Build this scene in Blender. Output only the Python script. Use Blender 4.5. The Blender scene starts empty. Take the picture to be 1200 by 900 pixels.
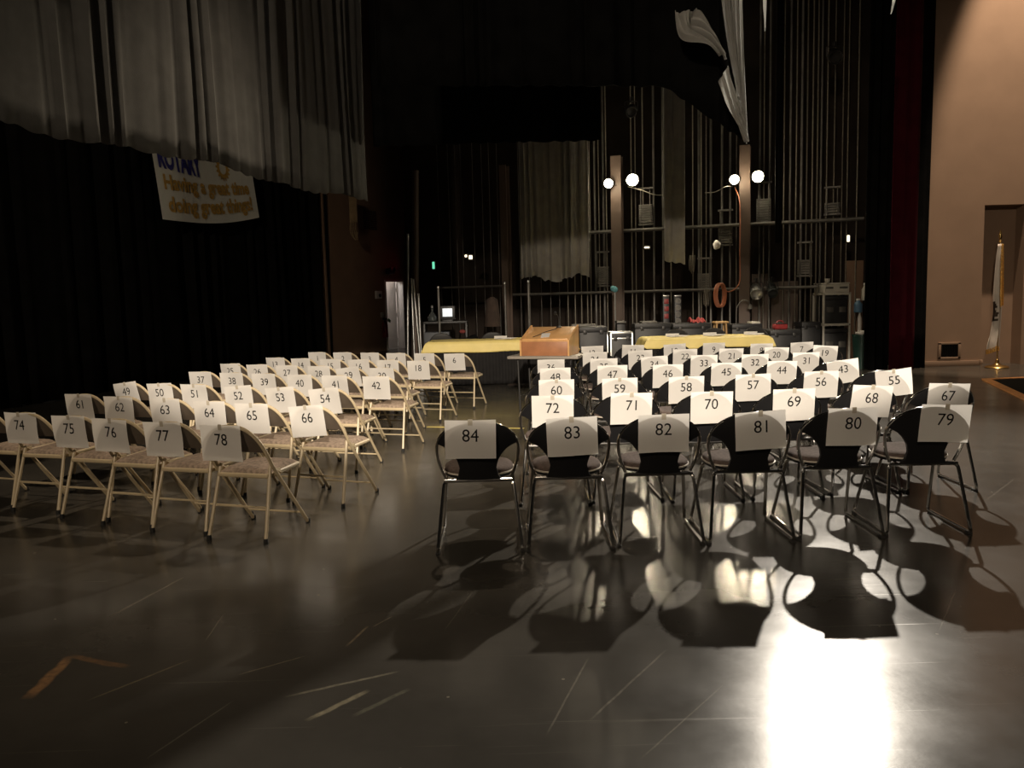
import bpy, bmesh, math, random
from mathutils import Vector, Matrix, Euler
random.seed(7)
SC = bpy.context.scene
COL = SC.collection
PI = math.pi
# ------------------------------------------------------------------ camera
F, RHO, H = 970.0, 0.026, 1.5
A = math.atan(104 / 970)
fwd = Vector((0, math.cos(A), -math.sin(A))); up = Vector((0, math.sin(A), math.cos(A))); rt = Vector((1, 0, 0))
cx = (rt - RHO * up).normalized(); cy = (up + RHO * rt).normalized(); cz = -fwd
cd = bpy.data.cameras.new('camera'); cam = bpy.data.objects.new('camera', cd); COL.objects.link(cam)
cam.matrix_world = Matrix(((cx.x, cy.x, cz.x, 0), (cx.y, cy.y, cz.y, 0), (cx.z, cy.z, cz.z, H), (0, 0, 0, 1)))
cd.sensor_width = 36; cd.lens = F / 1200 * 36; cd.clip_end = 200
SC.camera = cam
# ------------------------------------------------------------------ view, world, lights
SC.view_settings.view_transform = 'Standard'; SC.view_settings.look = 'None'
SC.view_settings.exposure = 0.0; SC.view_settings.gamma = 1.0; SC.view_settings.use_curve_mapping = False
SC.cycles.use_denoising = True
SC.cycles.max_bounces = 8
SC.cycles.sample_clamp_indirect = 4.0
W = bpy.data.worlds.new('dark_hall'); SC.world = W; W.use_nodes = True
W.node_tree.nodes['Background'].inputs[0].default_value = (1.0, 0.86, 0.7, 1)
W.node_tree.nodes['Background'].inputs[1].default_value = 0.004

def lamp(name, kind, loc, energy, color, aim=None, size=0.1, angle=60, blend=0.5, scale=(1, 1, 1), sizey=None):
    l = bpy.data.lights.new(name, kind); l.energy = energy; l.color = color
    if kind == 'AREA':
        l.size = size
        if sizey: l.shape = 'RECTANGLE'; l.size_y = sizey
    else: l.shadow_soft_size = size
    if kind == 'SPOT': l.spot_size = math.radians(angle); l.spot_blend = blend
    o = bpy.data.objects.new(name, l); COL.objects.link(o); o.location = loc
    if aim is not None:
        o.rotation_euler = (Vector(aim) - Vector(loc)).to_track_quat('-Z', 'Y').to_euler()
    o.scale = scale
    return o
WARM = (1.0, 0.80, 0.58)
WHITE = (1.0, 0.90, 0.76)
# strong stage light above the frame that throws the chair shadows towards the camera
lamp('backlight_spot', 'SPOT', (5.75, 14.75, 6.72), 8500, WHITE, aim=(2.9, 4.6, 0.0), size=0.08, angle=50, blend=0.9)
# front wash from the house, over the chairs and tables
lamp('front_wash', 'SPOT', (0.6, -6.0, 5.6), 11500, (1.0, 0.86, 0.69), aim=(0.4, 11.2, 0.3), size=0.12, angle=14.8, blend=0.25, scale=(2.45, 1, 1))
lamp('house_fill', 'SPOT', (-5.0, -11.0, 8.5), 3600, WARM, aim=(-0.6, 9.8, 1.2), size=0.35, angle=40, blend=0.85, scale=(1.7, 1, 1))
# overhead light above the left block of chairs
lamp('overhead_spot', 'SPOT', (-0.4, 10.2, 9.0), 1700, WARM, aim=(-2.0, 7.4, 0.0), size=0.1, angle=52, blend=0.8)
# light on the right hand wall, from steeply above
lamp('wall_spot', 'SPOT', (8.8, 13.6, 11.0), 5200, (1.0, 0.76, 0.54), aim=(9.4, 15.1, 0.0), size=0.06, angle=32, blend=0.5)
lamp('valance_light', 'SPOT', (4.5, 7.0, 7.5), 70, WHITE, aim=(-2.4, 12.0, 4.6), size=0.3, angle=36, blend=0.9)

# ------------------------------------------------------------------ pixel helpers (1200 x 900 frame)
def ray(px, py):
    u = px - 600; v = py - 450
    u, v = u - RHO * v, v + RHO * u
    return Vector((u / F, math.cos(A) - v / F * math.sin(A), -math.sin(A) - v / F * math.cos(A)))
def PZ(px, py, z=0.0):
    d = ray(px, py); return Vector((0, 0, H)) + d * ((z - H) / d.z)
def PY(px, py, Y):
    d = ray(px, py); return Vector((0, 0, H)) + d * (Y / d.y)
def PL(px, py, p0, dr):                                   # on a vertical plane through p0 along dr
    d = ray(px, py); n = Vector((-dr[1], dr[0], 0)); t = n.dot(Vector((p0[0], p0[1], 0))) / n.dot(d)
    return Vector((0, 0, H)) + d * t

# ------------------------------------------------------------------ materials
def mat(name, col, rough=0.5, metal=0.0, noise=0.0, nscale=8.0, bump=0.0, bscale=60.0, spec=0.5, trans=0.0, emit=None, estr=0.0, coat=0.0, sheen=0.0):
    m = bpy.data.materials.new(name); m.use_nodes = True; nt = m.node_tree; b = nt.nodes['Principled BSDF']
    b.inputs['Base Color'].default_value = (*col, 1); b.inputs['Roughness'].default_value = rough
    b.inputs['Metallic'].default_value = metal; b.inputs['Specular IOR Level'].default_value = spec
    b.inputs['Coat Weight'].default_value = coat; b.inputs['Sheen Weight'].default_value = sheen
    if emit: b.inputs['Emission Color'].default_value = (*emit, 1); b.inputs['Emission Strength'].default_value = estr
    tc = nt.nodes.new('ShaderNodeTexCoord')
    if noise > 0:
        n = nt.nodes.new('ShaderNodeTexNoise'); n.inputs['Scale'].default_value = nscale; n.inputs['Detail'].default_value = 5
        nt.links.new(tc.outputs['Object'], n.inputs['Vector'])
        r = nt.nodes.new('ShaderNodeValToRGB')
        r.color_ramp.elements[0].position = 0.3; r.color_ramp.elements[1].position = 0.7
        r.color_ramp.elements[0].color = (*[max(0, c * (1 - noise)) for c in col], 1)
        r.color_ramp.elements[1].color = (*[min(1, c * (1 + noise)) for c in col], 1)
        nt.links.new(n.outputs['Fac'], r.inputs['Fac']); nt.links.new(r.outputs['Color'], b.inputs['Base Color'])
    if bump > 0:
        n2 = nt.nodes.new('ShaderNodeTexNoise'); n2.inputs['Scale'].default_value = bscale; n2.inputs['Detail'].default_value = 4
        nt.links.new(tc.outputs['Object'], n2.inputs['Vector'])
        bp = nt.nodes.new('ShaderNodeBump'); bp.inputs['Strength'].default_value = bump; bp.inputs['Distance'].default_value = 0.01
        nt.links.new(n2.outputs['Fac'], bp.inputs['Height']); nt.links.new(bp.outputs['Normal'], b.inputs['Normal'])
    if trans > 0:
        t = nt.nodes.new('ShaderNodeBsdfTranslucent'); t.inputs['Color'].default_value = (*col, 1)
        mx = nt.nodes.new('ShaderNodeMixShader'); mx.inputs[0].default_value = trans
        out = nt.nodes['Material Output']
        nt.links.new(b.outputs[0], mx.inputs[1]); nt.links.new(t.outputs[0], mx.inputs[2]); nt.links.new(mx.outputs[0], out.inputs['Surface'])
    return m
M = {}
M['chrome'] = mat('chrome', (0.75, 0.74, 0.72), 0.13, 1.0, noise=0.05)
M['black_vinyl'] = mat('black_vinyl', (0.008, 0.008, 0.009), 0.5, bump=0.08, bscale=220, spec=0.3)
M['seat_fabric'] = mat('seat_fabric', (0.10, 0.075, 0.065), 0.95, noise=0.25, nscale=60, bump=0.2, bscale=300, spec=0.15)
M['seat_lit_rim'] = mat('seat_lit_rim', (0.55, 0.5, 0.43), 0.45, noise=0.05)  # pale colour paints the backlit edge of the seat cushion
M['rubber'] = mat('rubber', (0.012, 0.012, 0.012), 0.7, noise=0.2)
M['beige_paint'] = mat('beige_paint', (0.56, 0.46, 0.30), 0.38, noise=0.06, nscale=15, coat=0.1)
M['taupe_panel'] = mat('taupe_panel', (0.095, 0.074, 0.056), 0.5, noise=0.1, nscale=12)
M['grey_fabric'] = mat('grey_fabric', (0.30, 0.235, 0.185), 0.95, noise=0.35, nscale=45, bump=0.2, bscale=250, spec=0.1)
M['paper'] = mat('paper', (0.82, 0.80, 0.77), 0.85, noise=0.02, nscale=6, bump=0.15, bscale=9, spec=0.1, trans=0.30)
M['ink'] = mat('ink', (0.015, 0.014, 0.014), 0.8, noise=0.1, spec=0.1)
M['tape'] = mat('tape', (0.60, 0.55, 0.46), 0.25, noise=0.05, trans=0.3)
M['border_cloth_lit'] = mat('border_cloth_lit', (0.68, 0.68, 0.66), 0.9, noise=0.1, nscale=5, bump=0.15, bscale=60, spec=0.1, trans=0.4)  # the grey velour again, paler to paint the strong light on it
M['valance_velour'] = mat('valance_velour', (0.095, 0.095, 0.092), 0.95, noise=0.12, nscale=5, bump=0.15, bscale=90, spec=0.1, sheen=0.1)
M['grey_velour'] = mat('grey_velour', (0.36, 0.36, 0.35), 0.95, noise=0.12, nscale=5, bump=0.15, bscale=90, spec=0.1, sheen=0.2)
M['black_velour'] = mat('black_velour', (0.006, 0.006, 0.006), 0.95, noise=0.3, nscale=4, bump=0.1, bscale=90, spec=0.05)
M['maroon_velour'] = mat('maroon_velour', (0.05, 0.004, 0.009), 0.95, noise=0.2, nscale=4, bump=0.1, bscale=90, spec=0.1)
M['brown_wall'] = mat('brown_wall', (0.24, 0.155, 0.105), 0.8, noise=0.08, nscale=2, bump=0.08, bscale=40, spec=0.2)
M['tan_wall'] = mat('tan_wall', (0.33, 0.23, 0.165), 0.8, noise=0.06, nscale=2, bump=0.08, bscale=40, spec=0.2)
M['black_wall'] = mat('black_wall', (0.022, 0.017, 0.014), 0.85, noise=0.3, nscale=1.5, bump=0.05, bscale=20, spec=0.1)
M['column_brown'] = mat('column_brown', (0.075, 0.05, 0.037), 0.6, noise=0.1, nscale=3)
M['rig_metal'] = mat('rig_metal', (0.11, 0.105, 0.095), 0.5, 0.4, noise=0.3, nscale=6)
M['rope'] = mat('rope', (0.17, 0.155, 0.125), 0.9, noise=0.2, nscale=30)
M['dark_metal'] = mat('dark_metal', (0.025, 0.024, 0.023), 0.45, 0.3, noise=0.2)
M['black_case'] = mat('black_case', (0.014, 0.014, 0.015), 0.5, noise=0.3, nscale=10, bump=0.1, bscale=80)
M['aluminium'] = mat('aluminium', (0.55, 0.55, 0.53), 0.35, 0.9, noise=0.1)
M['white_paint'] = mat('white_paint', (0.75, 0.72, 0.68), 0.55, noise=0.04)
M['off_white'] = mat('off_white', (0.50, 0.48, 0.42), 0.5, noise=0.06)
M['yellow_cloth'] = mat('yellow_cloth', (0.86, 0.70, 0.25), 0.55, noise=0.06, nscale=5, bump=0.12, bscale=14)
M['black_skirt'] = mat('black_skirt', (0.016, 0.015, 0.015), 0.8, noise=0.2, spec=0.2)
M['oak'] = mat('oak', (0.66, 0.37, 0.15), 0.4, noise=0.14, nscale=7, coat=0.15)
M['oak_shaded'] = mat('oak_shaded', (0.36, 0.155, 0.07), 0.45, noise=0.14, nscale=7)  # same oak, darkened to paint the shade on the board facing the camera
M['wood_light'] = mat('wood_light', (0.45, 0.28, 0.12), 0.5, noise=0.15, nscale=12)
M['table_grey'] = mat('table_grey', (0.30, 0.27, 0.23), 0.5, noise=0.06)
M['red_paint'] = mat('red_paint', (0.20, 0.012, 0.012), 0.5, noise=0.1)
M['red_cloth'] = mat('red_cloth', (0.22, 0.02, 0.02), 0.9, noise=0.2, nscale=20)
M['orange_cable'] = mat('orange_cable', (0.26, 0.085, 0.035), 0.6, noise=0.1)
M['orange_wood'] = mat('orange_wood', (0.62, 0.27, 0.09), 0.5, noise=0.2, nscale=9)
M['mat_black'] = mat('mat_black', (0.010, 0.009, 0.008), 0.95, noise=0.3, nscale=12, bump=0.3, bscale=100, spec=0.1)
M['brass'] = mat('brass', (0.75, 0.52, 0.20), 0.25, 1.0, noise=0.08)
M['gold_fringe'] = mat('gold_fringe', (0.72, 0.40, 0.10), 0.6, noise=0.35, nscale=70, bump=0.4, bscale=200)
M['flag_cloth'] = mat('flag_cloth', (0.78, 0.72, 0.66), 0.85, noise=0.04, trans=0.15)
M['flag_print'] = mat('flag_print', (0.06, 0.04, 0.03), 0.85, noise=0.3)
M['teal_foam'] = mat('teal_foam', (0.07, 0.20, 0.22), 0.95, noise=0.2, nscale=60, bump=0.3)
M['green_bin'] = mat('green_bin', (0.012, 0.045, 0.035), 0.5, noise=0.1)
M['blue_plastic'] = mat('blue_plastic', (0.10, 0.20, 0.32), 0.4, noise=0.1)
M['glass_dark'] = mat('glass_dark', (0.10, 0.11, 0.11), 0.1, 0.6, noise=0.05)
M['yellow_tape'] = mat('yellow_tape', (0.75, 0.62, 0.18), 0.6, noise=0.1)
M['banner_cloth'] = mat('banner_cloth', (0.74, 0.74, 0.70), 0.85, noise=0.03)
M['banner_blue'] = mat('banner_blue', (0.03, 0.03, 0.22), 0.8, noise=0.1)
M['banner_gold'] = mat('banner_gold', (0.50, 0.30, 0.07), 0.8, noise=0.25, nscale=12)
M['lamp_glow'] = mat('lamp_glow', (1, 0.95, 0.85), 0.5, noise=0.01, emit=(1.0, 0.88, 0.62), estr=60)
M['screen_glow'] = mat('screen_glow', (0.6, 0.6, 0.6), 0.4, noise=0.01, emit=(0.85, 0.95, 1.0), estr=0.7)
M['exit_glow'] = mat('exit_glow', (0.5, 0.02, 0.03), 0.4, noise=0.01, emit=(1.0, 0.03, 0.08), estr=1.6)
M['exit_letter'] = mat('exit_letter', (0.6, 0.1, 0.1), 0.4, noise=0.01, emit=(1.0, 0.22, 0.28), estr=2.2)
M['green_glow'] = mat('green_glow', (0.1, 0.5, 0.3), 0.4, noise=0.01, emit=(0.2, 0.9, 0.55), estr=0.9)
M['warm_glow'] = mat('warm_glow', (0.8, 0.7, 0.5), 0.4, noise=0.01, emit=(1.0, 0.85, 0.6), estr=2.0)

def floor_material():
    m = bpy.data.materials.new('stage_floor'); m.use_nodes = True; nt = m.node_tree; N = nt.nodes; L = nt.links
    b = N['Principled BSDF']; tc = N.new('ShaderNodeTexCoord')
    def noise(scale, detail=5, vec=None, rough=0.6):
        n = N.new('ShaderNodeTexNoise'); n.inputs['Scale'].default_value = scale; n.inputs['Detail'].default_value = detail
        n.inputs['Roughness'].default_value = rough
        L.new(vec or tc.outputs['Object'], n.inputs['Vector']); return n
    def ramp(src, p0, p1, c0, c1):
        r = N.new('ShaderNodeValToRGB'); e = r.color_ramp.elements
        e[0].position = p0; e[1].position = p1; e[0].color = (*c0, 1); e[1].color = (*c1, 1)
        L.new(src, r.inputs['Fac']); return r
    def math_(op, a, b_=None, c=None, clamp=False):
        n = N.new('ShaderNodeMath'); n.operation = op; n.use_clamp = clamp
        for i, v in enumerate((a, b_, c)):
            if v is None: continue
            if isinstance(v, (int, float)): n.inputs[i].default_value = v
            else: L.new(v, n.inputs[i])
        return n.outputs[0]
    def mix(fac, ca, cb):
        n = N.new('ShaderNodeMix'); n.data_type = 'RGBA'
        L.new(fac, n.inputs[0])
        for i, v in ((6, ca), (7, cb)):
            if isinstance(v, tuple): n.inputs[i].default_value = (*v, 1)
            else: L.new(v, n.inputs[i])
        return n.outputs[2]
    base = ramp(noise(1.1, 8).outputs['Fac'], 0.3, 0.72, (0.040, 0.037, 0.032), (0.072, 0.066, 0.057)).outputs[0]
    # fine scuffs in several directions
    scr = None
    for i, (ang, sx, sy) in enumerate(((0.55, 1.2, 55), (0.35, 0.8, 38), (-0.5, 1.0, 48), (1.15, 1.0, 60))):
        mp = N.new('ShaderNodeMapping'); mp.inputs['Rotation'].default_value = (0, 0, -ang); mp.inputs['Scale'].default_value = (sx, sy, 1)
        mp.inputs['Location'].default_value = (i * 3.1, i * 1.7, 0)
        L.new(tc.outputs['Object'], mp.inputs['Vector'])
        n = noise(1.0, 2, mp.outputs[0], 0.5)
        v = math_('MULTIPLY', math_('SUBTRACT', n.outputs['Fac'], 0.71, clamp=True), 9.0, clamp=True)
        scr = v if scr is None else math_('MAXIMUM', scr, v)
    patch = ramp(noise(0.7, 3).outputs['Fac'], 0.42, 0.62, (0, 0, 0), (1, 1, 1)).outputs[0]
    scr = math_('MULTIPLY', scr, math_('MULTIPLY_ADD', patch, 0.5, 0.25))
    c = mix(scr, base, (0.17, 0.155, 0.125))
    # crumbs and specks
    vo = N.new('ShaderNodeTexVoronoi'); vo.inputs['Scale'].default_value = 5.0; L.new(tc.outputs['Object'], vo.inputs['Vector'])
    sp = math_('LESS_THAN', vo.outputs['Distance'], 0.035)
    c = mix(math_('MULTIPLY', sp, 0.55), c, (0.28, 0.25, 0.2))
    # single scratches, scuffs and a painted flare streak, each of its own shape: (pixel ends, half width, colour, strength)
    marks = [((358, 845), (434, 808), .016, (0.26, 0.23, 0.16), .9), ((332, 817), (470, 786), .010, (0.22, 0.20, 0.15), .8),  # the first one paints a white flare streak
             ((412, 840), (482, 806), .014, (0.17, 0.165, 0.12), .5), ((278, 791), (360, 768), .006, (0.2, 0.17, 0.12), .7),
             ((100, 822), (225, 772), .007, (0.2, 0.17, 0.11), .7), ((170, 890), (275, 820), .005, (0.18, 0.17, 0.14), .6),
             ((30, 820), (84, 768), .030, (0.34, 0.19, 0.09), .8), ((80, 768), (152, 782), .022, (0.24, 0.13, 0.06), .55),
             ((405, 758), (432, 733), .008, (0.28, 0.22, 0.15), .7), ((436, 735), (460, 722), .005, (0.24, 0.2, 0.15), .6),
             ((126, 724), (220, 674), .008, (0.16, 0.14, 0.11), .7), ((240, 752), (262, 720), .004, (0.18, 0.16, 0.13), .6),
             ((640, 862), (690, 770), .005, (0.2, 0.18, 0.15), .6), ((690, 845), (782, 760), .006, (0.2, 0.18, 0.15), .6),
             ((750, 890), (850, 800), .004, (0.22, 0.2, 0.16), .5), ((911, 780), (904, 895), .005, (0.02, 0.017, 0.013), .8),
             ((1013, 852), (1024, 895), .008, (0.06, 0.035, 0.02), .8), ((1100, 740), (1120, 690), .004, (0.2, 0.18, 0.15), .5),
             ((1150, 590), (1190, 560), .006, (0.2, 0.18, 0.15), .5), ((520, 740), (556, 690), .004, (0.16, 0.15, 0.12), .5)]
    for (a0, a1, hw, colr, st) in marks:
        a = PZ(*a0); e = PZ(*a1); dv = e - a; ln = dv.length
        mp = N.new('ShaderNodeMapping'); mp.vector_type = 'TEXTURE'
        mp.inputs['Location'].default_value = ((a.x + e.x) / 2, (a.y + e.y) / 2, 0)
        mp.inputs['Rotation'].default_value = (0, 0, math.atan2(dv.y, dv.x)); mp.inputs['Scale'].default_value = (ln / 2, hw, 1)
        L.new(tc.outputs['Object'], mp.inputs['Vector'])
        se = N.new('ShaderNodeSeparateXYZ'); L.new(mp.outputs[0], se.inputs[0])
        wob = math_('MULTIPLY', math_('SUBTRACT', noise(7.0, 4).outputs['Fac'], 0.5), 1.6)
        ax = math_('SUBTRACT', 1.0, math_('ABSOLUTE', se.outputs[0]), clamp=True)
        ay = math_('SUBTRACT', 1.0, math_('ABSOLUTE', math_('ADD', se.outputs[1], wob)), clamp=True)
        k = math_('MULTIPLY', math_('MULTIPLY', ax, 3.0, clamp=True), math_('MULTIPLY', ay, 2.0, clamp=True))
        k = math_('MULTIPLY', k, math_('MULTIPLY', noise(30.0, 3).outputs['Fac'], st * 1.5), clamp=True)
        c = mix(k, c, colr)
    L.new(c, b.inputs['Base Color'])
    rg = ramp(noise(2.3, 6).outputs['Fac'], 0.3, 0.7, (0.18, 0.18, 0.18), (0.245, 0.245, 0.245)).outputs[0]
    L.new(math_('MULTIPLY_ADD', scr, 0.15, rg), b.inputs['Roughness'])
    b.inputs['Specular IOR Level'].default_value = 0.29
    bp = N.new('ShaderNodeBump'); bp.inputs['Strength'].default_value = 0.012; bp.inputs['Distance'].default_value = 0.01
    L.new(noise(35, 4).outputs['Fac'], bp.inputs['Height']); L.new(bp.outputs[0], b.inputs['Normal'])
    return m
M['floor'] = floor_material()

# ------------------------------------------------------------------ mesh helpers
def finish(name, bm, m, parent=None, smooth=True):
    bmesh.ops.recalc_face_normals(bm, faces=bm.faces)
    me = bpy.data.meshes.new(name); bm.to_mesh(me); bm.free()
    for mm in (m if isinstance(m, (list, tuple)) else [m]): me.materials.append(mm)
    if smooth:
        me.polygons.foreach_set('use_smooth', [True] * len(me.polygons))
        try: me.set_sharp_from_angle(angle=math.radians(40))
        except Exception: pass
    o = bpy.data.objects.new(name, me); COL.objects.link(o)
    if parent is not None: o.parent = parent
    return o
def tag(o, label, cat, group=None, kind=None):
    o['label'] = label; o['category'] = cat
    if group: o['group'] = group
    if kind: o['kind'] = kind
    return o
def thing(name, label, cat, loc=(0, 0, 0), rz=0.0, group=None):
    o = bpy.data.objects.new(name, None); COL.objects.link(o); o.empty_display_size = 0.1
    o.location = loc; o.rotation_euler = (0, 0, rz)
    return tag(o, label, cat, group)
def struct(o):
    o['kind'] = 'structure'; return o
def add_box(bm, c, s, rot=None, bevel=0.0, seg=2):
    mt = Matrix.Translation(Vector(c)) @ (rot.to_4x4() if rot else Matrix.Identity(4)) @ Matrix.Diagonal((*s, 1))
    r = bmesh.ops.create_cube(bm, size=1.0, matrix=mt)
    if bevel > 0:
        es = list({e for v in r['verts'] for e in v.link_edges})
        bmesh.ops.bevel(bm, geom=es, offset=bevel, segments=seg, affect='EDGES', profile=0.5)
def smooth_path(pts, n=6, closed=False):
    P = [Vector(p) for p in pts]; out = []; k = len(P)
    for i in range(k if closed else k - 1):
        p1, p2 = P[i], P[(i + 1) % k]
        p0 = P[i - 1] if (closed or i > 0) else p1 * 2 - p2
        p3 = P[(i + 2) % k] if (closed or i + 2 < k) else p2 * 2 - p1
        for j in range(n):
            t = j / n
            out.append(0.5 * ((2 * p1) + (p2 - p0) * t + (2 * p0 - 5 * p1 + 4 * p2 - p3) * t * t + (3 * p1 - p0 - 3 * p2 + p3) * t ** 3))
    if not closed: out.append(P[-1])
    return out
def fillet(pts, r, n=4):
    P = [Vector(p) for p in pts]; out = [P[0]]
    for i in range(1, len(P) - 1):
        a = P[i - 1] - P[i]; c = P[i + 1] - P[i]
        d = min(r, a.length * .45, c.length * .45); s = P[i] + a.normalized() * d; e = P[i] + c.normalized() * d
        for j in range(n + 1):
            t = j / n; out.append(s * (1 - t) ** 2 + P[i] * 2 * t * (1 - t) + e * t * t)
    out.append(P[-1]); return out
def add_tube(bm, pts, r, seg=8, closed=False, caps=True):
    P = [Vector(p) for p in pts]; k = len(P); rings = []; nrm = None
    for i in range(k):
        if closed: t = P[(i + 1) % k] - P[i - 1]
        else: t = P[min(i + 1, k - 1)] - P[max(i - 1, 0)]
        t.normalize()
        if nrm is None:
            nrm = t.orthogonal().normalized()
        else:
            nrm = (nrm - t * nrm.dot(t)).normalized()
        bn = t.cross(nrm); rr = r[i] if isinstance(r, (list, tuple)) else r
        rings.append([bm.verts.new(P[i] + (nrm * math.cos(2 * PI * j / seg) + bn * math.sin(2 * PI * j / seg)) * rr) for j in range(seg)])
    for i in range(k if closed else k - 1):
        a, c = rings[i], rings[(i + 1) % k]
        for j in range(seg):
            bm.faces.new((a[j], a[(j + 1) % seg], c[(j + 1) % seg], c[j]))
    if caps and not closed:
        bm.faces.new(rings[0][::-1]); bm.faces.new(rings[-1])
def tube_bm(pts, r, seg=8, closed=False):
    bm = bmesh.new(); add_tube(bm, pts, r, seg, closed); return bm
def box_bm(c, s, bevel=0.0, rot=None):
    bm = bmesh.new(); add_box(bm, c, s, rot, bevel); return bm
def add_lathe(bm, prof, c=(0, 0, 0), seg=20, mt=None):
    c = Vector(c); mt = mt or Matrix.Identity(3); rings = []
    for (r, z) in prof:
        rings.append([bm.verts.new(c + mt @ Vector((r * math.cos(2 * PI * j / seg), r * math.sin(2 * PI * j / seg), z))) for j in range(seg)])
    for a, d in zip(rings, rings[1:]):
        for j in range(seg): bm.faces.new((a[j], a[(j + 1) % seg], d[(j + 1) % seg], d[j]))
    bm.faces.new(rings[0][::-1]); bm.faces.new(rings[-1])
def lathe_bm(prof, c=(0, 0, 0), seg=20, mt=None):
    bm = bmesh.new(); add_lathe(bm, prof, c, seg, mt); return bm
def add_grid(bm, fn, nu, nv):
    g = [[bm.verts.new(fn(i / nu, j / nv)) for i in range(nu + 1)] for j in range(nv + 1)]
    for j in range(nv):
        for i in range(nu): bm.faces.new((g[j][i], g[j][i + 1], g[j + 1][i + 1], g[j + 1][i]))
    return g
def add_slab(bm, fn, off, nu, nv):
    """a curved slab: grid fn(u,v) and the same grid moved by off, closed at the rim"""
    off = Vector(off); a = add_grid(bm, fn, nu, nv); b = add_grid(bm, lambda u, v: Vector(fn(u, v)) + off, nu, nv)
    for i in range(nu):
        bm.faces.new((a[0][i], a[0][i + 1], b[0][i + 1], b[0][i])); bm.faces.new((a[nv][i], a[nv][i + 1], b[nv][i + 1], b[nv][i]))
    for j in range(nv):
        bm.faces.new((a[j][0], a[j + 1][0], b[j + 1][0], b[j][0])); bm.faces.new((a[j][nu], a[j + 1][nu], b[j + 1][nu], b[j][nu]))
def text_geo(body, size, offset=0.0):
    """verts and faces of flat lettering, centred, in the XY plane"""
    c = bpy.data.curves.new('lettering', 'FONT'); c.body = body; c.size = size; c.align_x = 'CENTER'; c.offset = offset
    c.resolution_u = 3; c.fill_mode = 'FRONT'
    o = bpy.data.objects.new('lettering', c); COL.objects.link(o)
    dg = bpy.context.evaluated_depsgraph_get(); dg.update()
    me = bpy.data.meshes.new_from_object(o.evaluated_get(dg))
    vs = [v.co.copy() for v in me.vertices]; fs = [tuple(p.vertices) for p in me.polygons]
    bpy.data.objects.remove(o); bpy.data.curves.remove(c); bpy.data.meshes.remove(me)
    ys = [v.y for v in vs]; mid = (min(ys) + max(ys)) / 2; xs = [v.x for v in vs]; mx = (min(xs) + max(xs)) / 2
    return [Vector((v.x - mx, v.y - mid, 0)) for v in vs], fs
def add_text(bm, body, size, place, mi, offset=0.0, sx=1.0):
    vs, fs = text_geo(body, size, offset)
    bv = [bm.verts.new(place(v.x * sx, v.y)) for v in vs]
    for f in fs:
        try: fc = bm.faces.new([bv[i] for i in f]); fc.material_index = mi
        except ValueError: pass
def copy_tree(o, parent=None):
    c = o.copy(); COL.objects.link(c); c.parent = parent
    for ch in list(o.children): copy_tree(ch, c)
    return c

# ------------------------------------------------------------------ the hall
bm = bmesh.new(); add_grid(bm, lambda u, v: Vector((-16 + 32 * u, -9 + 40 * v, 0)), 2, 2)
fl = struct(finish('floor', bm, M['floor'], smooth=False))
def wall(name, a, b, z0, z1, m, th=0.15, parent=None):
    a = Vector((a[0], a[1], 0)); b = Vector((b[0], b[1], 0)); d = b - a
    bm = bmesh.new(); rot = Matrix.Rotation(math.atan2(d.y, d.x), 3, 'Z')
    n = Vector((-d.y, d.x, 0)).normalized()
    if n.dot((a + b) / 2) < 0: n = -n
    add_box(bm, (a + b) / 2 + n * th / 2 + Vector((0, 0, (z0 + z1) / 2)), (d.length, th, z1 - z0), rot)
    return bm
HT = 11.5
# back wall behind the rigging
BD = Vector((0.94, -0.341, 0)).normalized()
B0 = Vector((2.15, 18.3, 0))
struct(finish('wall_back', wall('b', B0 - BD * 4.9, B0 + BD * 8.5, 0, HT, M['black_wall']), M['black_wall'], smooth=False))
# brown wall with the door, far left
D0 = Vector((-3.636, 24.0, 0)); DD = Vector((0.386, 0.8, 0)).normalized()
ta = -2.6; tb = 3.2
def dl(px, py=380): return (PL(px, py, D0, DD) - D0).dot(DD)
d1 = dl(452.5); d2 = dl(474.5); dtop = PL(463, 328, D0, DD).z
bm = bmesh.new()
for (s0, s1, z0, z1) in ((ta, d1, 0, HT), (d2, tb, 0, HT), (d1, d2, dtop, HT)):
    b2 = wall('x', D0 + DD * s0, D0 + DD * s1, z0, z1, None, 0.2)
    me = bpy.data.meshes.new('t'); b2.to_mesh(me); b2.free(); bm.from_mesh(me); bpy.data.meshes.remove(me)
struct(finish('wall_left', bm, M['brown_wall'], smooth=False))
# lit corridor behind the door
nD = Vector((-DD.y, DD.x, 0)); nD = -nD if nD.dot(D0) < 0 else nD
bm = bmesh.new()
cN = D0 + DD * (d1 + d2) / 2 + nD * 1.6
rotD = Matrix.Rotation(math.atan2(DD.y, DD.x), 3, 'Z')
add_box(bm, cN + Vector((0, 0, 1.3)), (3.2, 0.1, 2.6), rotD)
add_box(bm, cN + nD * -0.7 + DD * 1.55 + Vector((0, 0, 1.3)), (0.1, 1.3, 2.6), rotD)
add_box(bm, cN + nD * -0.7 - DD * 1.55 + Vector((0, 0, 1.3)), (0.1, 1.3, 2.6), rotD)
struct(finish('wall_corridor', bm, M['white_paint'], smooth=False))
lamp('corridor_lamp', 'POINT', cN - nD * 0.6 + Vector((0, 0, 2.3)), 55, (1.0, 0.92, 0.88), size=0.2)
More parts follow.
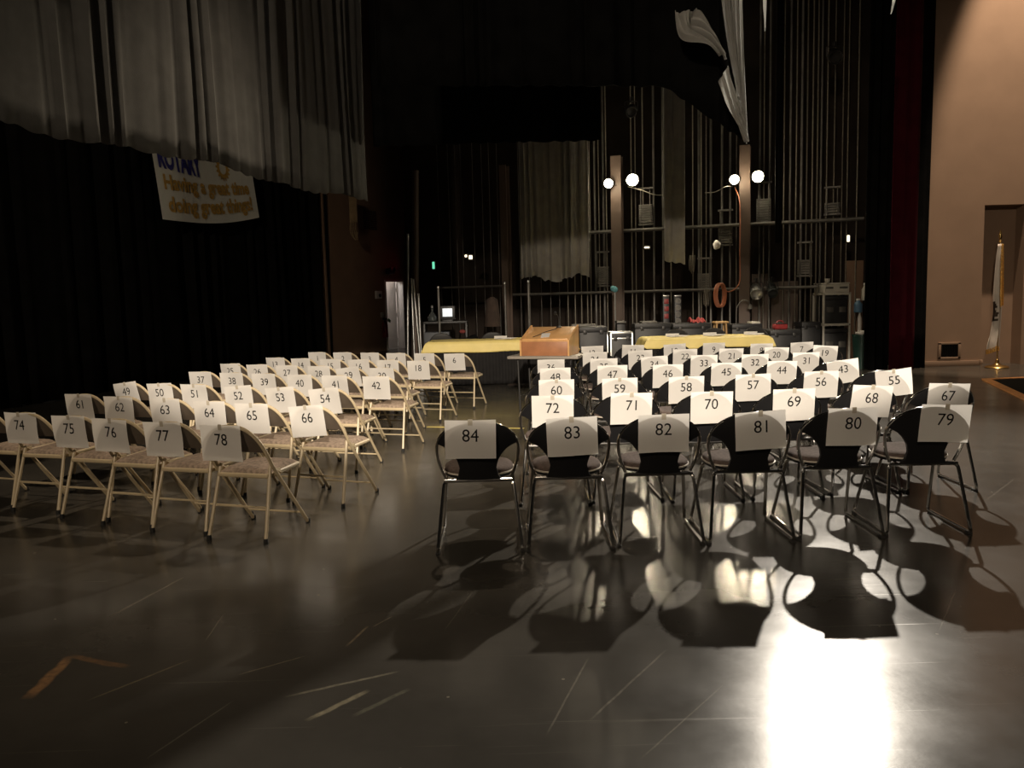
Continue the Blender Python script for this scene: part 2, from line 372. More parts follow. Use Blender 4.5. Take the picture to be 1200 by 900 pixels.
# door frame and leaf
bm = bmesh.new()
for s in (d1 + 0.03, d2 - 0.03): add_box(bm, D0 + DD * s + nD * 0.1 + Vector((0, 0, dtop / 2)), (0.06, 0.24, dtop), rotD, 0.005)
add_box(bm, D0 + DD * (d1 + d2) / 2 + nD * 0.1 + Vector((0, 0, dtop - 0.03)), (d2 - d1, 0.24, 0.06), rotD, 0.005)
dfr = struct(finish('trim_1', bm, M['white_paint']))
dr = thing('door_1', 'white door standing open in the brown wall', 'door'); dr['kind'] = 'structure'
hinge = D0 + DD * (d2 - 0.08) + nD * 0.22
dr.location = hinge; dr.rotation_euler = (0, 0, math.atan2(nD.y, nD.x) + 0.42)
finish('door_leaf', box_bm((0.42, 0, (dtop - 0.05) / 2), (0.82, 0.045, dtop - 0.07), 0.004), M['white_paint'], dr)
for z in (0.25, 1.0, dtop - 0.3): finish('hinge', box_bm((0.0, -0.03, z), (0.05, 0.02, 0.12), 0.003), M['aluminium'], dr)
bm = bmesh.new(); add_lathe(bm, [(0.03, 0), (0.03, 0.01), (0.012, 0.012), (0.012, 0.05)], (0.76, -0.022, 1.0), 12, Matrix.Rotation(PI / 2, 3, 'X'))
add_tube(bm, [(0.76, -0.07, 1.0), (0.64, -0.07, 1.0)], 0.011, 8)
finish('handle', bm, M['aluminium'], dr)

# tan wall on the right with the recess
YR = 15.1
xl = PY(1079, 400, YR).x; xr0 = PY(1150.5, 340, YR).x; xr1 = PY(1197, 380, YR).x; zh = PY(1170, 240, YR).z
bm = bmesh.new()
REC = 0.30
add_box(bm, ((xl + xr0) / 2, YR + REC / 2, HT / 2), (xr0 - xl, REC, HT))
add_box(bm, ((xr1 + 14) / 2, YR + REC / 2, HT / 2), (14 - xr1, REC, HT))
add_box(bm, ((xr0 + xr1) / 2, YR + REC / 2, (zh + HT) / 2), (xr1 - xr0, REC, HT - zh))
add_box(bm, ((xr0 + xr1) / 2, YR + REC + 0.06, zh / 2), (xr1 - xr0 + 0.4, 0.12, zh + 0.2))
struct(finish('wall_right', bm, M['tan_wall'], smooth=False))
struct(finish('baseboard_right', box_bm(((xl + xr0) / 2, YR - 0.012, 0.05), (xr0 - xl, 0.024, 0.10), 0.004), M['tan_wall']))
struct(finish('ceiling', box_bm((0, 11, HT + 0.1), (32, 40, 0.2)), M['black_wall'], smooth=False))

# ------------------------------------------------------------------ drapery
def curtain(name, path, zb, zt, m, label, cat='curtain', amp=0.09, wave=0.34, seed=0, nv=14, hem=True, group=None, bottom=None, top=None):
    """pleated cloth hanging along a polyline; bottom(u) and top(u) may bend its edges"""
    rnd = random.Random(seed)
    P = [Vector((p[0], p[1], 0)) for p in path]; ln = [0]
    for a, b in zip(P, P[1:]): ln.append(ln[-1] + (b - a).length)
    tot = ln[-1]; nu = max(12, int(tot / wave * 9)); ph = [rnd.uniform(0, 6.28) for _ in range(4)]
    def pos(s):
        for i in range(len(P) - 1):
            if s <= ln[i + 1] or i == len(P) - 2:
                d = (P[i + 1] - P[i]); t = (s - ln[i]) / d.length
                return P[i] + d * t, Vector((-d.y, d.x, 0)).normalized()
    def fn(u, v):
        s = u * tot; p, n = pos(s)
        w = 2 * PI * s / wave
        warp = w + 1.3 * math.sin(w * 0.23 + ph[0]) + 0.9 * math.sin(w * 0.41 + ph[1])
        a = amp * (0.55 + 0.45 * math.sin(w * 0.17 + ph[2]))
        k = 0.8 + 0.35 * (1 - v)
        off = a * k * (math.sin(warp) + 0.35 * math.sin(2.1 * warp + ph[3])) + 0.02 * math.sin(5 * v + w * 0.1)
        b = bottom(u) if bottom else zb; t = top(u) if top else zt
        z = b + (t - b) * v + (0.012 * math.sin(warp * 1.0 + 1) if v < 0.01 else 0)
        return Vector((p.x, p.y, 0)) + n * off + Vector((0, 0, z))
    bm = bmesh.new(); add_grid(bm, fn, nu, nv)
    o = finish(name, bm, m)
    sm = o.modifiers.new('cloth_thickness', 'SOLIDIFY'); sm.thickness = 0.006
    return tag(o, label, cat, group)
VX = Vector((0.29, 0.957, 0)).normalized()
cA = Vector((-4.42, 23.0, 0)); 
curtain('stage_curtain', [cA - VX * 15.0, cA], 0.0, 9.5, M['black_velour'], 'wide black pleated curtain hanging to the floor behind the beige chairs', amp=0.10, wave=0.42, seed=1)
# grey valance at upper left
vR = PY(431.5, 236, 12.6); vL = vR - VX * 8.2; vL.z = 0
zb0 = vR.z
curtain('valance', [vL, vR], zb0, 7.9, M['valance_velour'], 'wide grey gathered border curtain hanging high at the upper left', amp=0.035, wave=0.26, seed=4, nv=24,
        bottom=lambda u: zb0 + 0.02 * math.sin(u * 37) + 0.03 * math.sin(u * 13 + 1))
# pieces of grey drape over the stage centre
p0 = PY(609, 328, 16.2); p1 = PY(691, 328, 15.6)
curtain('stage_drape', [p0, p1], p0.z, 9.0, M['grey_velour'], 'dark grey gathered drape hanging left of the lamp pair', amp=0.07, wave=0.15, seed=9, nv=16, bottom=lambda u: p0.z + 0.06 * math.sin(u * 9) + 0.02 * math.sin(u * 31))
p0 = PY(779, 306, 14.6); p1 = PY(803, 310, 14.6)
curtain('narrow_drape', [p0, p1], p0.z, 9.0, M['grey_velour'], 'narrow grey drape hanging between the two lamp pairs', amp=0.035, wave=0.12, seed=3, nv=14, bottom=lambda u: p0.z - 0.06 * u)
p0 = PY(908, 285, 15.0); p1 = PY(916, 285, 15.0)
curtain('narrow_drape', [p0, p1], p0.z, 7.0, M['black_velour'], 'slim dark drape hanging right of the rightmost lamp', amp=0.02, wave=0.08, seed=5, nv=8)
# torn end of a border that hangs twisted near the top
qY = 9.2
def twist(u, v):
    t = 1 - v
    xa = 842 + 22 * t - 4 * math.sin(3 * t); xb = 868 + 7 * t ** 2
    yb = 96 + 72 * u
    x = xa + (xb - xa) * u; y = -60 + (yb + 60) * t
    p = PY(x, y, qY)
    p.y += 0.045 * math.sin(u * 30 + 1.5 * t) + 0.02 * math.sin(u * 71)
    return p
bm = bmesh.new(); add_grid(bm, twist, 60, 24)
tw = thing('border_curtain', 'crumpled grey end of a border curtain hanging above the stage lamps', 'curtain', (0, 0, 0))
o = finish('hanging_fold', bm, M['border_cloth_lit'], tw); o.modifiers.new('t', 'SOLIDIFY').thickness = 0.006
def flap(u, v):
    x = 791 + 45 * v + 26 * u * (1 - 0.6 * v) - 8 * math.sin(4 * v); y = 12 + 62 * v - 12 * u + 10 * math.sin(5 * v + 2 * u)
    p = PY(x, y, qY + 0.05); p.y += 0.06 * math.sin(9 * u + 6 * v) + 0.02 * math.sin(31 * u)
    return p
bm = bmesh.new(); add_grid(bm, flap, 26, 20)
o = finish('loose_flap', bm, M['border_cloth_lit'], tw); o.modifiers.new('t', 'SOLIDIFY').thickness = 0.006
def torn(u, v):
    x = 842 + 31 * v + 12 * u * (1 - v * 0.7); y = 96 + 70 * v - 20 * u * (1 - v)
    p = PY(x, y, qY - 0.07); p.y += 0.05 * math.sin(14 * u + 5 * v)
    return p
bm = bmesh.new(); add_grid(bm, torn, 20, 20)
o = finish('ragged_hem', bm, M['border_cloth_lit'], tw); o.modifiers.new('t', 'SOLIDIFY').thickness = 0.006
for (xa, xb, yb, lb) in ((893, 897, 36, 'thin pale strip of cloth hanging at the top left of the glare'), (1053, 1045, 16, 'short pale strip of cloth hanging at the top near the tan wall')):
    bm = bmesh.new(); add_slab(bm, lambda u, v: PY(xa + (xb - xa) * (1 - v) + 5 * u * v, yb - (yb + 40) * v, 11.0) + Vector((0, 0.03 * math.sin(u * 3 + v * 4), 0)), (0, 0.012, 0), 3, 10)
    tag(finish('cloth_strip', bm, M['border_cloth_lit']), lb, 'cloth')
# right hand drapes
def pr(x, y=432): return PZ(x, y)
curtain('stage_curtain', [PY(1012, 430, 14.75), PY(1041, 430, 14.85)], 0.0, 9, M['black_velour'], 'black floor length drape left of the maroon curtain', amp=0.05, wave=0.2, seed=11)
curtain('stage_curtain', [PY(1041, 430, 14.60), PY(1071, 430, 14.60)], 0.0, 9, M['maroon_velour'], 'maroon floor length curtain beside the tan wall', amp=0.05, wave=0.22, seed=12)
curtain('stage_curtain', [PY(1070, 430, 14.85), PY(1084, 430, 14.9)], 0.0, 9, M['black_velour'], 'narrow black drape against the edge of the tan wall', amp=0.03, wave=0.16, seed=13)
# dark borders overhead
bY = 9.7
q0 = PY(441, 100, bY); q1 = PY(868, 100, bY)
def border_hem(u):
    px = 441 + 427 * u
    return PY(px, 101 if px < 778 else 101 + (px - 778) / 90 * 62, bY).z
curtain('border_curtain', [q0, q1], 4.0, 6.6, M['black_velour'], 'black border curtain across the top with its right end drooping', amp=0.04, wave=0.24, seed=31, nv=12, bottom=border_hem)

q0 = PY(437, 160, 12.6); q1 = PY(704, 160, 12.6); hz = PY(570, 168, 12.6).z  # deeper border is added, a black sheet for the darkness over the rigging tops
curtain('border_curtain', [q0, q1], hz, 7.5, M['black_velour'], 'black border cloth added above the grey gathered drape for the darkness there', amp=0.04, wave=0.24, seed=32, nv=12)

# ------------------------------------------------------------------ banner on the black curtain
b0 = cA - VX * 15.0
def bpt(px, py): return PL(px, py, cA + Vector((0.28, -0.08, 0)), VX)
bl = bpt(191, 257); br = bpt(305, 255); tl = bpt(175, 190); tr = bpt(293, 190)
zt_ = tl.z + 0.55
def bpos(s, h, o=0.0):                                    # s 0..1 along, h 0..1 up
    a = bl + (br - bl) * s; c = tl + (tr - tl) * s
    a.z = bl.z + (br.z - bl.z) * s - 0.10 * math.sin(PI * s); c.z = zt_ + (br.z - bl.z) * s
    p = a + (c - a) * h
    n = Vector((VX.y, -VX.x, 0))
    return p + n * (0.03 * math.sin(s * 4 + h * 1.5) + o)
bm = bmesh.new(); add_slab(bm, lambda u, v: bpos(u, v), (-0.004, 0.001, 0), 48, 16)
L_ = (br - bl).length; Hh = zt_ - bl.z
def banner_text(body, hgt, s0, s1, hc, mi, offset, slope=0.0):
    vs, fs = text_geo(body, 1.0, offset)
    xs = [v.x for v in vs]; ys = [v.y for v in vs]; w = max(xs) - min(xs); hh = max(ys) - min(ys)
    bv = [bm.verts.new(bpos(s0 + (s1 - s0) * (v.x / w + 0.5), hc + v.y / hh * hgt + slope * v.x / w, 0.02)) for v in vs]
    for f in fs:
        try: fc = bm.faces.new([bv[i] for i in f]); fc.material_index = mi
        except ValueError: pass
vis = (tl.z - bl.z) / Hh
banner_text('ROTARY', 0.26, 0.03, 0.42, 0.69, 1, 0.045, -0.07)
banner_text('Having a great time', 0.23, 0.05, 0.92, 0.40, 2, 0.035, -0.03)
banner_text('doing great things!', 0.24, 0.06, 0.93, 0.17, 2, 0.035, 0.02)
gc = (0.66, 0.66)
ring = []
for k in range(96):
    a = 2 * PI * k / 96; ro = 0.155 if (k // 3) % 2 else 0.125
    ring.append((bm.verts.new(bpos(gc[0] + ro * math.cos(a) * Hh / L_, gc[1] + ro * math.sin(a), 0.012)),
                 bm.verts.new(bpos(gc[0] + 0.075 * math.cos(a) * Hh / L_, gc[1] + 0.075 * math.sin(a), 0.012))))
for k in range(96):
    a, b = ring[k], ring[(k + 1) % 96]; f = bm.faces.new((a[0], b[0], b[1], a[1])); f.material_index = 2
tag(finish('banner', bm, [M['banner_cloth'], M['banner_blue'], M['banner_gold']], smooth=False), 'white cloth banner with blue and gold lettering hung on the black curtain', 'banner')

# ------------------------------------------------------------------ black chairs with chrome sled legs
def by(x, z): return 0.088 - (z - 0.43) * 0.33 + 0.055 * (x / 0.245) ** 2
def make_black_chair():
    t = thing('sled_chair', '', 'chair')
    ring = []
    for k in range(0, 25):
        th = -0.95 + (PI + 1.9) * k / 24
        x = 0.240 * math.cos(th); z = 0.615 + 0.172 * math.sin(th)
        if math.sin(th) < 0: x = 0.240 * (1 - 0.20 * (math.sin(th) / math.sin(0.95)) ** 2) * (1 if math.cos(th) > 0 else -1); z = 0.615 + 0.185 * math.sin(th) / math.sin(0.95)
        ring.append((x, by(x, z), z))
    finish('back_frame', tube_bm(ring, 0.010, 8), M['chrome'], t)
    def hw(z):
        pts = [(0.425, 0.135), (0.45, 0.118), (0.50, 0.108), (0.545, 0.118), (0.59, 0.145), (0.62, 0.175), (0.638, 0.205), (0.65, 0.234)]
        if z >= 0.65: return 0.236 * math.sqrt(max(0.0, 1 - ((z - 0.615) / 0.178) ** 2))
        for (z0, w0), (z1, w1) in zip(pts, pts[1:]):
            if z <= z1: return w0 + (w1 - w0) * (z - z0) / (z1 - z0)
    zs = [0.425, 0.45, 0.475, 0.50, 0.525, 0.55, 0.575, 0.60, 0.62, 0.635, 0.645, 0.65, 0.665, 0.685, 0.705, 0.725, 0.745, 0.76, 0.772, 0.781, 0.787, 0.7915]
    def fn(u, v):
        z = zs[round(v * (len(zs) - 1))]; x = (u * 2 - 1) * max(hw(z), 0.02); return Vector((x, by(x, z) - 0.012, z))
    bm = bmesh.new(); add_slab(bm, fn, (0, 0.024, 0), 16, len(zs) - 1)
    finish('backrest', bm, M['black_vinyl'], t)
    # round cushion
    def outline(s, k):
        a = 2 * PI * k / 36; c, sn = math.cos(a), math.sin(a); e = 0.8
        return Vector((0.212 * s * math.copysign(abs(c) ** e, c), 0.315 + 0.215 * s * math.copysign(abs(sn) ** e, sn), 0))
    bm = bmesh.new(); rings = []
    for (s, z) in ((0.90, 0.438), (0.985, 0.444), (1.0, 0.455), (0.985, 0.468), (0.93, 0.477), (0.75, 0.482), (0.45, 0.479), (0.15, 0.476)):
        rings.append([bm.verts.new(outline(s, k) + Vector((0, 0, z + 0.01 * (outline(s, k).y - 0.3)))) for k in range(36)])
    for a, b in zip(rings, rings[1:]):
        for k in range(36): bm.faces.new((a[k], a[(k + 1) % 36], b[(k + 1) % 36], b[k]))
    bm.faces.new(rings[0][::-1]); bm.faces.new(rings[-1])
    sc = finish('seat', bm, M['seat_fabric'], t)
    finish('lit_rim', tube_bm([outline(1.0, k) + Vector((0, 0, 0.449)) for k in range(36)], 0.006, 6, True), M['seat_lit_rim'], sc)  # rim drawn for the backlit cushion edge
    bm = bmesh.new(); rings = []
    for (s, z) in ((0.80, 0.420), (0.97, 0.426), (0.99, 0.438)):
        rings.append([bm.verts.new(outline(s, k) + Vector((0, 0, z))) for k in range(36)])
    for a, b in zip(rings, rings[1:]):
        for k in range(36): bm.faces.new((a[k], a[(k + 1) % 36], b[(k + 1) % 36], b[k]))
    bm.faces.new(rings[0][::-1]); bm.faces.new(rings[-1])
    finish('seat_shell', bm, M['black_vinyl'], t)
    for s in (-1, 1):
        pts = [(s * 0.193, 0.43, 0.415), (s * 0.193, 0.10, 0.415), (s * 0.206, 0.085, 0.40), (s * 0.25, 0.0, 0.012), (s * 0.243, 0.545, 0.012), (s * 0.205, 0.40, 0.40), (s * 0.193, 0.30, 0.415)]
        pts = [(s * 0.15, 0.13, 0.418), (s * 0.203, 0.095, 0.416), (s * 0.25, 0.0, 0.013), (s * 0.243, 0.545, 0.013), (s * 0.203, 0.385, 0.416), (s * 0.15, 0.385, 0.418)]
        lg = finish('leg', tube_bm(fillet(pts, 0.035, 5), 0.0105, 8), M['chrome'], t)
        for y in (0.03, 0.51): finish('glide', box_bm((s * 0.249, y, 0.008), (0.026, 0.05, 0.016), 0.004), M['rubber'], lg)
    for y in (0.095, 0.385): finish('seat_bar', tube_bm([(-0.203, y, 0.418), (0.203, y, 0.418)], 0.0105, 8), M['chrome'], t)
    return t
# ------------------------------------------------------------------ beige folding chairs
def make_folding_chair(paint, panel, fabric, name='folding_chair'):
    t = thing(name, '', 'chair')
    def ty(z): return 0.13 * (1 - min(1, (z - 0.47) / 0.27)) ** 1.25 - 0.008 if z >= 0.47 else 0.122 + (0.47 - z) / 0.47 * 0.378
    arc = []
    side = [(0.203, 0.47), (0.201, 0.53), (0.196, 0.575), (0.182, 0.625), (0.158, 0.668), (0.125, 0.702), (0.085, 0.724), (0.04, 0.734), (0.0, 0.736)]
    pts = [(x, ty(z), z) for x, z in side] + [(-x, ty(z), z) for x, z in side[-2::-1]]
    finish('back_frame', tube_bm(smooth_path(pts, 3), 0.0115, 8), paint, t)
    for s in (-1, 1):
        f = finish('leg', tube_bm([(s * 0.203, ty(0.47), 0.47), (s * 0.208, 0.30, 0.245), (s * 0.213, 0.49, 0.012)], 0.0115, 8), paint, t)
        finish('rubber_foot', lathe_bm([(0.015, 0), (0.016, 0.006), (0.0135, 0.03)], (s * 0.213, 0.495, 0.0), 10), M['rubber'], f)
        r = finish('leg', tube_bm([(s * 0.182, 0.135, 0.472), (s * 0.184, 0.125, 0.44), (s * 0.207, 0.0, 0.012)], [0.010, 0.0115, 0.0115], 8), paint, t)
        finish('rubber_foot', lathe_bm([(0.015, 0), (0.016, 0.006), (0.0135, 0.03)], (s * 0.2075, 0.0, 0.0), 10), M['rubber'], r)
        bm = bmesh.new(); add_tube(bm, [(s * 0.19, 0.133, 0.462), (s * 0.193, 0.235, 0.40)], 0.007, 6); add_box(bm, (s * 0.193, 0.19, 0.415), (0.006, 0.07, 0.045), None, 0.002)
        finish('hinge_bracket', bm, paint, t)
    finish('crossbar', tube_bm([(-0.196, 0.062, 0.212), (0.196, 0.062, 0.212)], 0.007, 6), paint, t)
    finish('crossbar', tube_bm([(-0.211, 0.425, 0.09), (0.211, 0.425, 0.09)], 0.007, 6), paint, t)
    def pw(z):
        for (x0, z0), (x1, z1) in zip(side, side[1:]):
            if z <= z1: return x0 + (x1 - x0) * (z - z0) / (z1 - z0) if z >= z0 else x0
        return 0.0
    zs = [0.56, 0.575, 0.60, 0.625, 0.65, 0.675, 0.695, 0.71, 0.722, 0.731]
    def fn(u, v):
        z = zs[round(v * (len(zs) - 1))]; x = (u * 2 - 1) * max(pw(z), 0.03); return Vector((x, ty(z) + 0.002, z))
    bm = bmesh.new(); add_slab(bm, fn, (0, 0.008, 0), 12, len(zs) - 1)
    finish('backrest', bm, panel, t)
    bm = bmesh.new(); add_box(bm, (0, 0.285, 0.408), (0.372, 0.385, 0.03), Matrix.Rotation(0.03, 3, 'X'), 0.012, 3)
    st = finish('seat', bm, paint, t)
    def pad(u, v):
        x = (u * 2 - 1); y = (v * 2 - 1); e = (1 - x ** 6) * (1 - y ** 6)
        return Vector((0.176 * x, 0.285 + 0.18 * y, 0.423 + 0.032 * max(0, e) ** 0.5 + 0.006 * y))
    bm = bmesh.new(); add_grid(bm, pad, 18, 18)
    finish('seat_pad', bm, fabric, st)
    return t

# ------------------------------------------------------------------ numbered sheets
PW, PH = 0.292, 0.230
def make_sheet(num, kind, near):
    rnd = random.Random(int(num) * 13 + 5); a = rnd.uniform(-0.006, 0.010); b = rnd.uniform(-0.004, 0.004); c = rnd.uniform(0, 6)
    def f(x, z): return a * (x / 0.14) ** 2 + b * math.sin(z * 22 + c) + 0.003 * math.sin(x * 19 + z * 12 + c) - 0.003 * (z / PH) ** 2
    bm = bmesh.new(); add_grid(bm, lambda u, v: Vector(((u - 0.5) * PW, f((u - 0.5) * PW, -(1 - v) * PH), -(1 - v) * PH)), 12, 9)
    add_text(bm, num, 0.106, lambda x, y: Vector((x, f(x, y - 0.090) - 0.0016, y - 0.090)), 1, 0.0, 0.94)
    o = finish('number_sheet', bm, [M['paper'], M['ink']])
    tag(o, 'white sheet printed with %s taped to the back of a %s chair' % (num, kind), 'paper sign', 'numbered sheets on the chairs')
    if near:
        bm = bmesh.new(); add_slab(bm, lambda u, v: Vector(((u - 0.5) * 0.026, f(0, -0.01) - 0.0016 + 0.014 * max(0, v - 0.8), -0.03 + 0.036 * v)), (0, -0.0004, 0), 2, 6)
        finish('tape_strip', bm, M['tape'], o)
    return o

# rows read off the photograph: number, chair centre x, top y, sheet centre x, sheet roll (degrees)
BLACK = {  # row: (Y shift), entries
    84: (558, 493, 551, -1), 83: (667, 490, 669.5, 2), 82: (776, 486, 777.5, 0.5), 81: (885, 483, 891, 3), 80: (993, 479, 1001, 0), 79: (1097, 475, 1110.5, -2),
    72: (649, 464, 647.5, 0), 71: (736, 461, 740, -1), 70: (832, 459.5, 834, 0), 69: (928, 456.5, 931, 1), 68: (1021, 452.5, 1023.5, -4), 67: (1112, 450, 1113, -2),
    60: (651, 445.5, 652, 0), 59: (727, 443.5, 726, 1), 58: (806, 441.5, 804, 0.5), 57: (883, 439, 882.5, 1), 56: (962, 435.5, 963.5, 0), 55: (1035, 434, 1046.5, 7),
    48: (652, 431.5, 650.5, 0), 47: (718, 428.5, 717.5, 0), 46: (783, 427.5, 782.5, 0), 45: (851, 425.5, 851, 0), 44: (916, 423.5, 916.5, -1), 43: (983, 422.5, 987, 8),
    36: (648, 421.5, 645.5, 0), 35: (707, 420.5, 707.5, 0), 34: (767, 418, 766.5, 3), 33: (825, 416.5, 825, 0), 32: (885, 415.5, 885, 0), 31: (945, 413.5, 945, 0),
    24: (700, 413, 697, 0), 23: (751, 411, 750, 2), 22: (804, 409.5, 803, 0), 21: (857, 408.8, 857, -1), 20: (910, 407.5, 910.5, -2), 19: (967, 405.5, 968, -4),
    12: (694, 406, 694, 1), 11: (742, 404.5, 742, -2), 10: (793, 403.5, 792, 3), 9: (841, 402, 841, 0), 8: (888, 403, 887.5, 0), 7: (938, 401.5, 938, 2)}
BEIGE = {
    74: (21, 484, 0), 75: (79.5, 487.5, 0), 76: (128, 492.5, -2), 77: (189, 495.5, 0), 78: (257.5, 498.5, 0),
    61: (91.5, 461.5, 0), 62: (138.5, 466, -1), 63: (192, 467.5, 0), 64: (245, 471, 0), 65: (292.5, 474.5, 0), 66: (357, 475, 5),
    49: (146.5, 449, 7), 50: (185.5, 449.5, 2), 51: (225.5, 450.5, -1), 52: (277.5, 453, 4), 53: (326.5, 455, 4), 54: (379, 455, 5),
    37: (234.5, 435.5, 0), 38: (271, 437.5, 0), 39: (309, 438, 0), 40: (350, 440, 0), 41: (392, 440.5, 0), 42: (440, 441, 0),
    25: (269, 426.5, 1), 26: (301, 427.5, 1), 27: (335.5, 428.5, 0), 28: (373, 428.5, 0), 29: (407, 432, 7), 30: (447, 431, 0),
    13: (322, 419, 0), 14: (352, 420.5, 1), 15: (387.5, 421.5, 0), 16: (420.5, 421.5, 1), 17: (453, 422, 0), 18: (490, 423, 0),
    1: (371.5, 413, 0), 2: (401.5, 413, 0), 3: (433, 413.5, 0), 4: (464, 414, 0), 5: (497, 414.5, 0), 6: (532, 414.5, 1)}
def spread(pos, right, gap):
    """neighbours of one row keep clear of each other"""
    for it in range(30):
        for a, b in zip(list(pos), list(pos)[1:]):
            d = pos[b] - pos[a]; k = abs(d.dot(right)); fw = abs((d - right * d.dot(right)).length)
            if k < gap and fw < 0.5:
                m = right * math.copysign((gap - k) / 2, d.dot(right)); pos[a] -= m; pos[b] += m
    return pos
BPOS = {}
for r in range(7):
    ns = [n for n in BLACK if (n - 1) // 12 == r]
    BPOS.update(spread({n: PZ(BLACK[n][0], BLACK[n][1], 0.795) for n in ns}, Vector((1, 0, 0)), 0.525))
proto = make_black_chair(); first = True
rndc = random.Random(3)
for n, (px, py, sx, roll) in BLACK.items():
    c = proto if first else copy_tree(proto); first = False
    p = BPOS[n]; dpx = p.x - PZ(px, py, 0.795).x
    yaw = {84: 0.02, 79: -0.03, 55: -0.10, 43: -0.12, 19: -0.05}.get(n, rndc.uniform(-0.03, 0.03))
    ytop = by(0, 0.79) - 0.012
    loc = Vector((p.x, p.y, 0)) - Matrix.Rotation(yaw, 3, 'Z') @ Vector((0, ytop, 0))
    c.location = loc; c.rotation_euler = (0, 0, yaw)
    tag(c, 'black chair with chrome sled legs and sheet %d taped to its back' % n, 'chair', 'black sled chairs in the right block')
    ps = PZ(sx, py, 0.795); off = ps.x + dpx - p.x
    s = make_sheet(str(n), 'black', n > 54)
    rot = Euler((math.radians(9), 0, 0)).to_matrix(); R = Matrix.Rotation(yaw, 3, 'Z') @ rot @ Matrix.Rotation(-math.radians(roll), 3, 'Y')
    s.matrix_world = Matrix.Translation(loc + Matrix.Rotation(yaw, 3, 'Z') @ Vector((off, ytop - 0.009, 0.799))) @ R.to_4x4()
protoB = make_folding_chair(M['beige_paint'], M['taupe_panel'], M['grey_fabric'])
first = True
YAW = -math.radians(18)
RZ = Matrix.Rotation(YAW, 3, 'Z')
def place_beige(n, p, roll, sheet=True):
    global first
    c = protoB if first else copy_tree(protoB); first = False
    pz = 0.741; OFF = -0.058 if n > 42 else -0.045
    yaw = YAW + random.Random(n).uniform(-0.03, 0.03); rz = Matrix.Rotation(yaw, 3, 'Z')
    loc = Vector((p.x, p.y, 0)) - rz @ Vector((OFF, -0.024, 0))
    c.location = loc; c.rotation_euler = (0, 0, yaw)
    if not sheet:
        tag(c, 'beige folding chair cut off by the left edge beside the sheet 74 chair', 'chair', 'beige folding chairs in the left block'); return
    tag(c, 'beige folding chair with padded seat and sheet %d taped to its back' % n, 'chair', 'beige folding chairs in the left block')
    s = make_sheet(str(n), 'beige folding', n > 48)
    R = rz @ Euler((math.radians(6), 0, 0)).to_matrix() @ Matrix.Rotation(-math.radians(roll), 3, 'Y')
    s.matrix_world = Matrix.Translation(loc + rz @ Vector((OFF, -0.026, 0.744))) @ R.to_4x4()
for r in range(7):
    ns = sorted(n for n in BEIGE if (n - 1) // 12 == r)
    mx = sum(BEIGE[n][0] for n in ns) / len(ns); my = sum(BEIGE[n][1] for n in ns) / len(ns)
    k = sum((BEIGE[n][0] - mx) * (BEIGE[n][1] - my) for n in ns) / sum((BEIGE[n][0] - mx) ** 2 for n in ns)
    pos = {n: PZ(BEIGE[n][0], (my + k * (BEIGE[n][0] - mx)) * 0.7 + 0.3 * BEIGE[n][1], 0.741) for n in ns}
    spread(pos, RZ @ Vector((1, 0, 0)), 0.445)
    for n in ns: place_beige(n, pos[n], BEIGE[n][2])
place_beige(73, PZ(-30, 481.5, 0.741), 0, False)

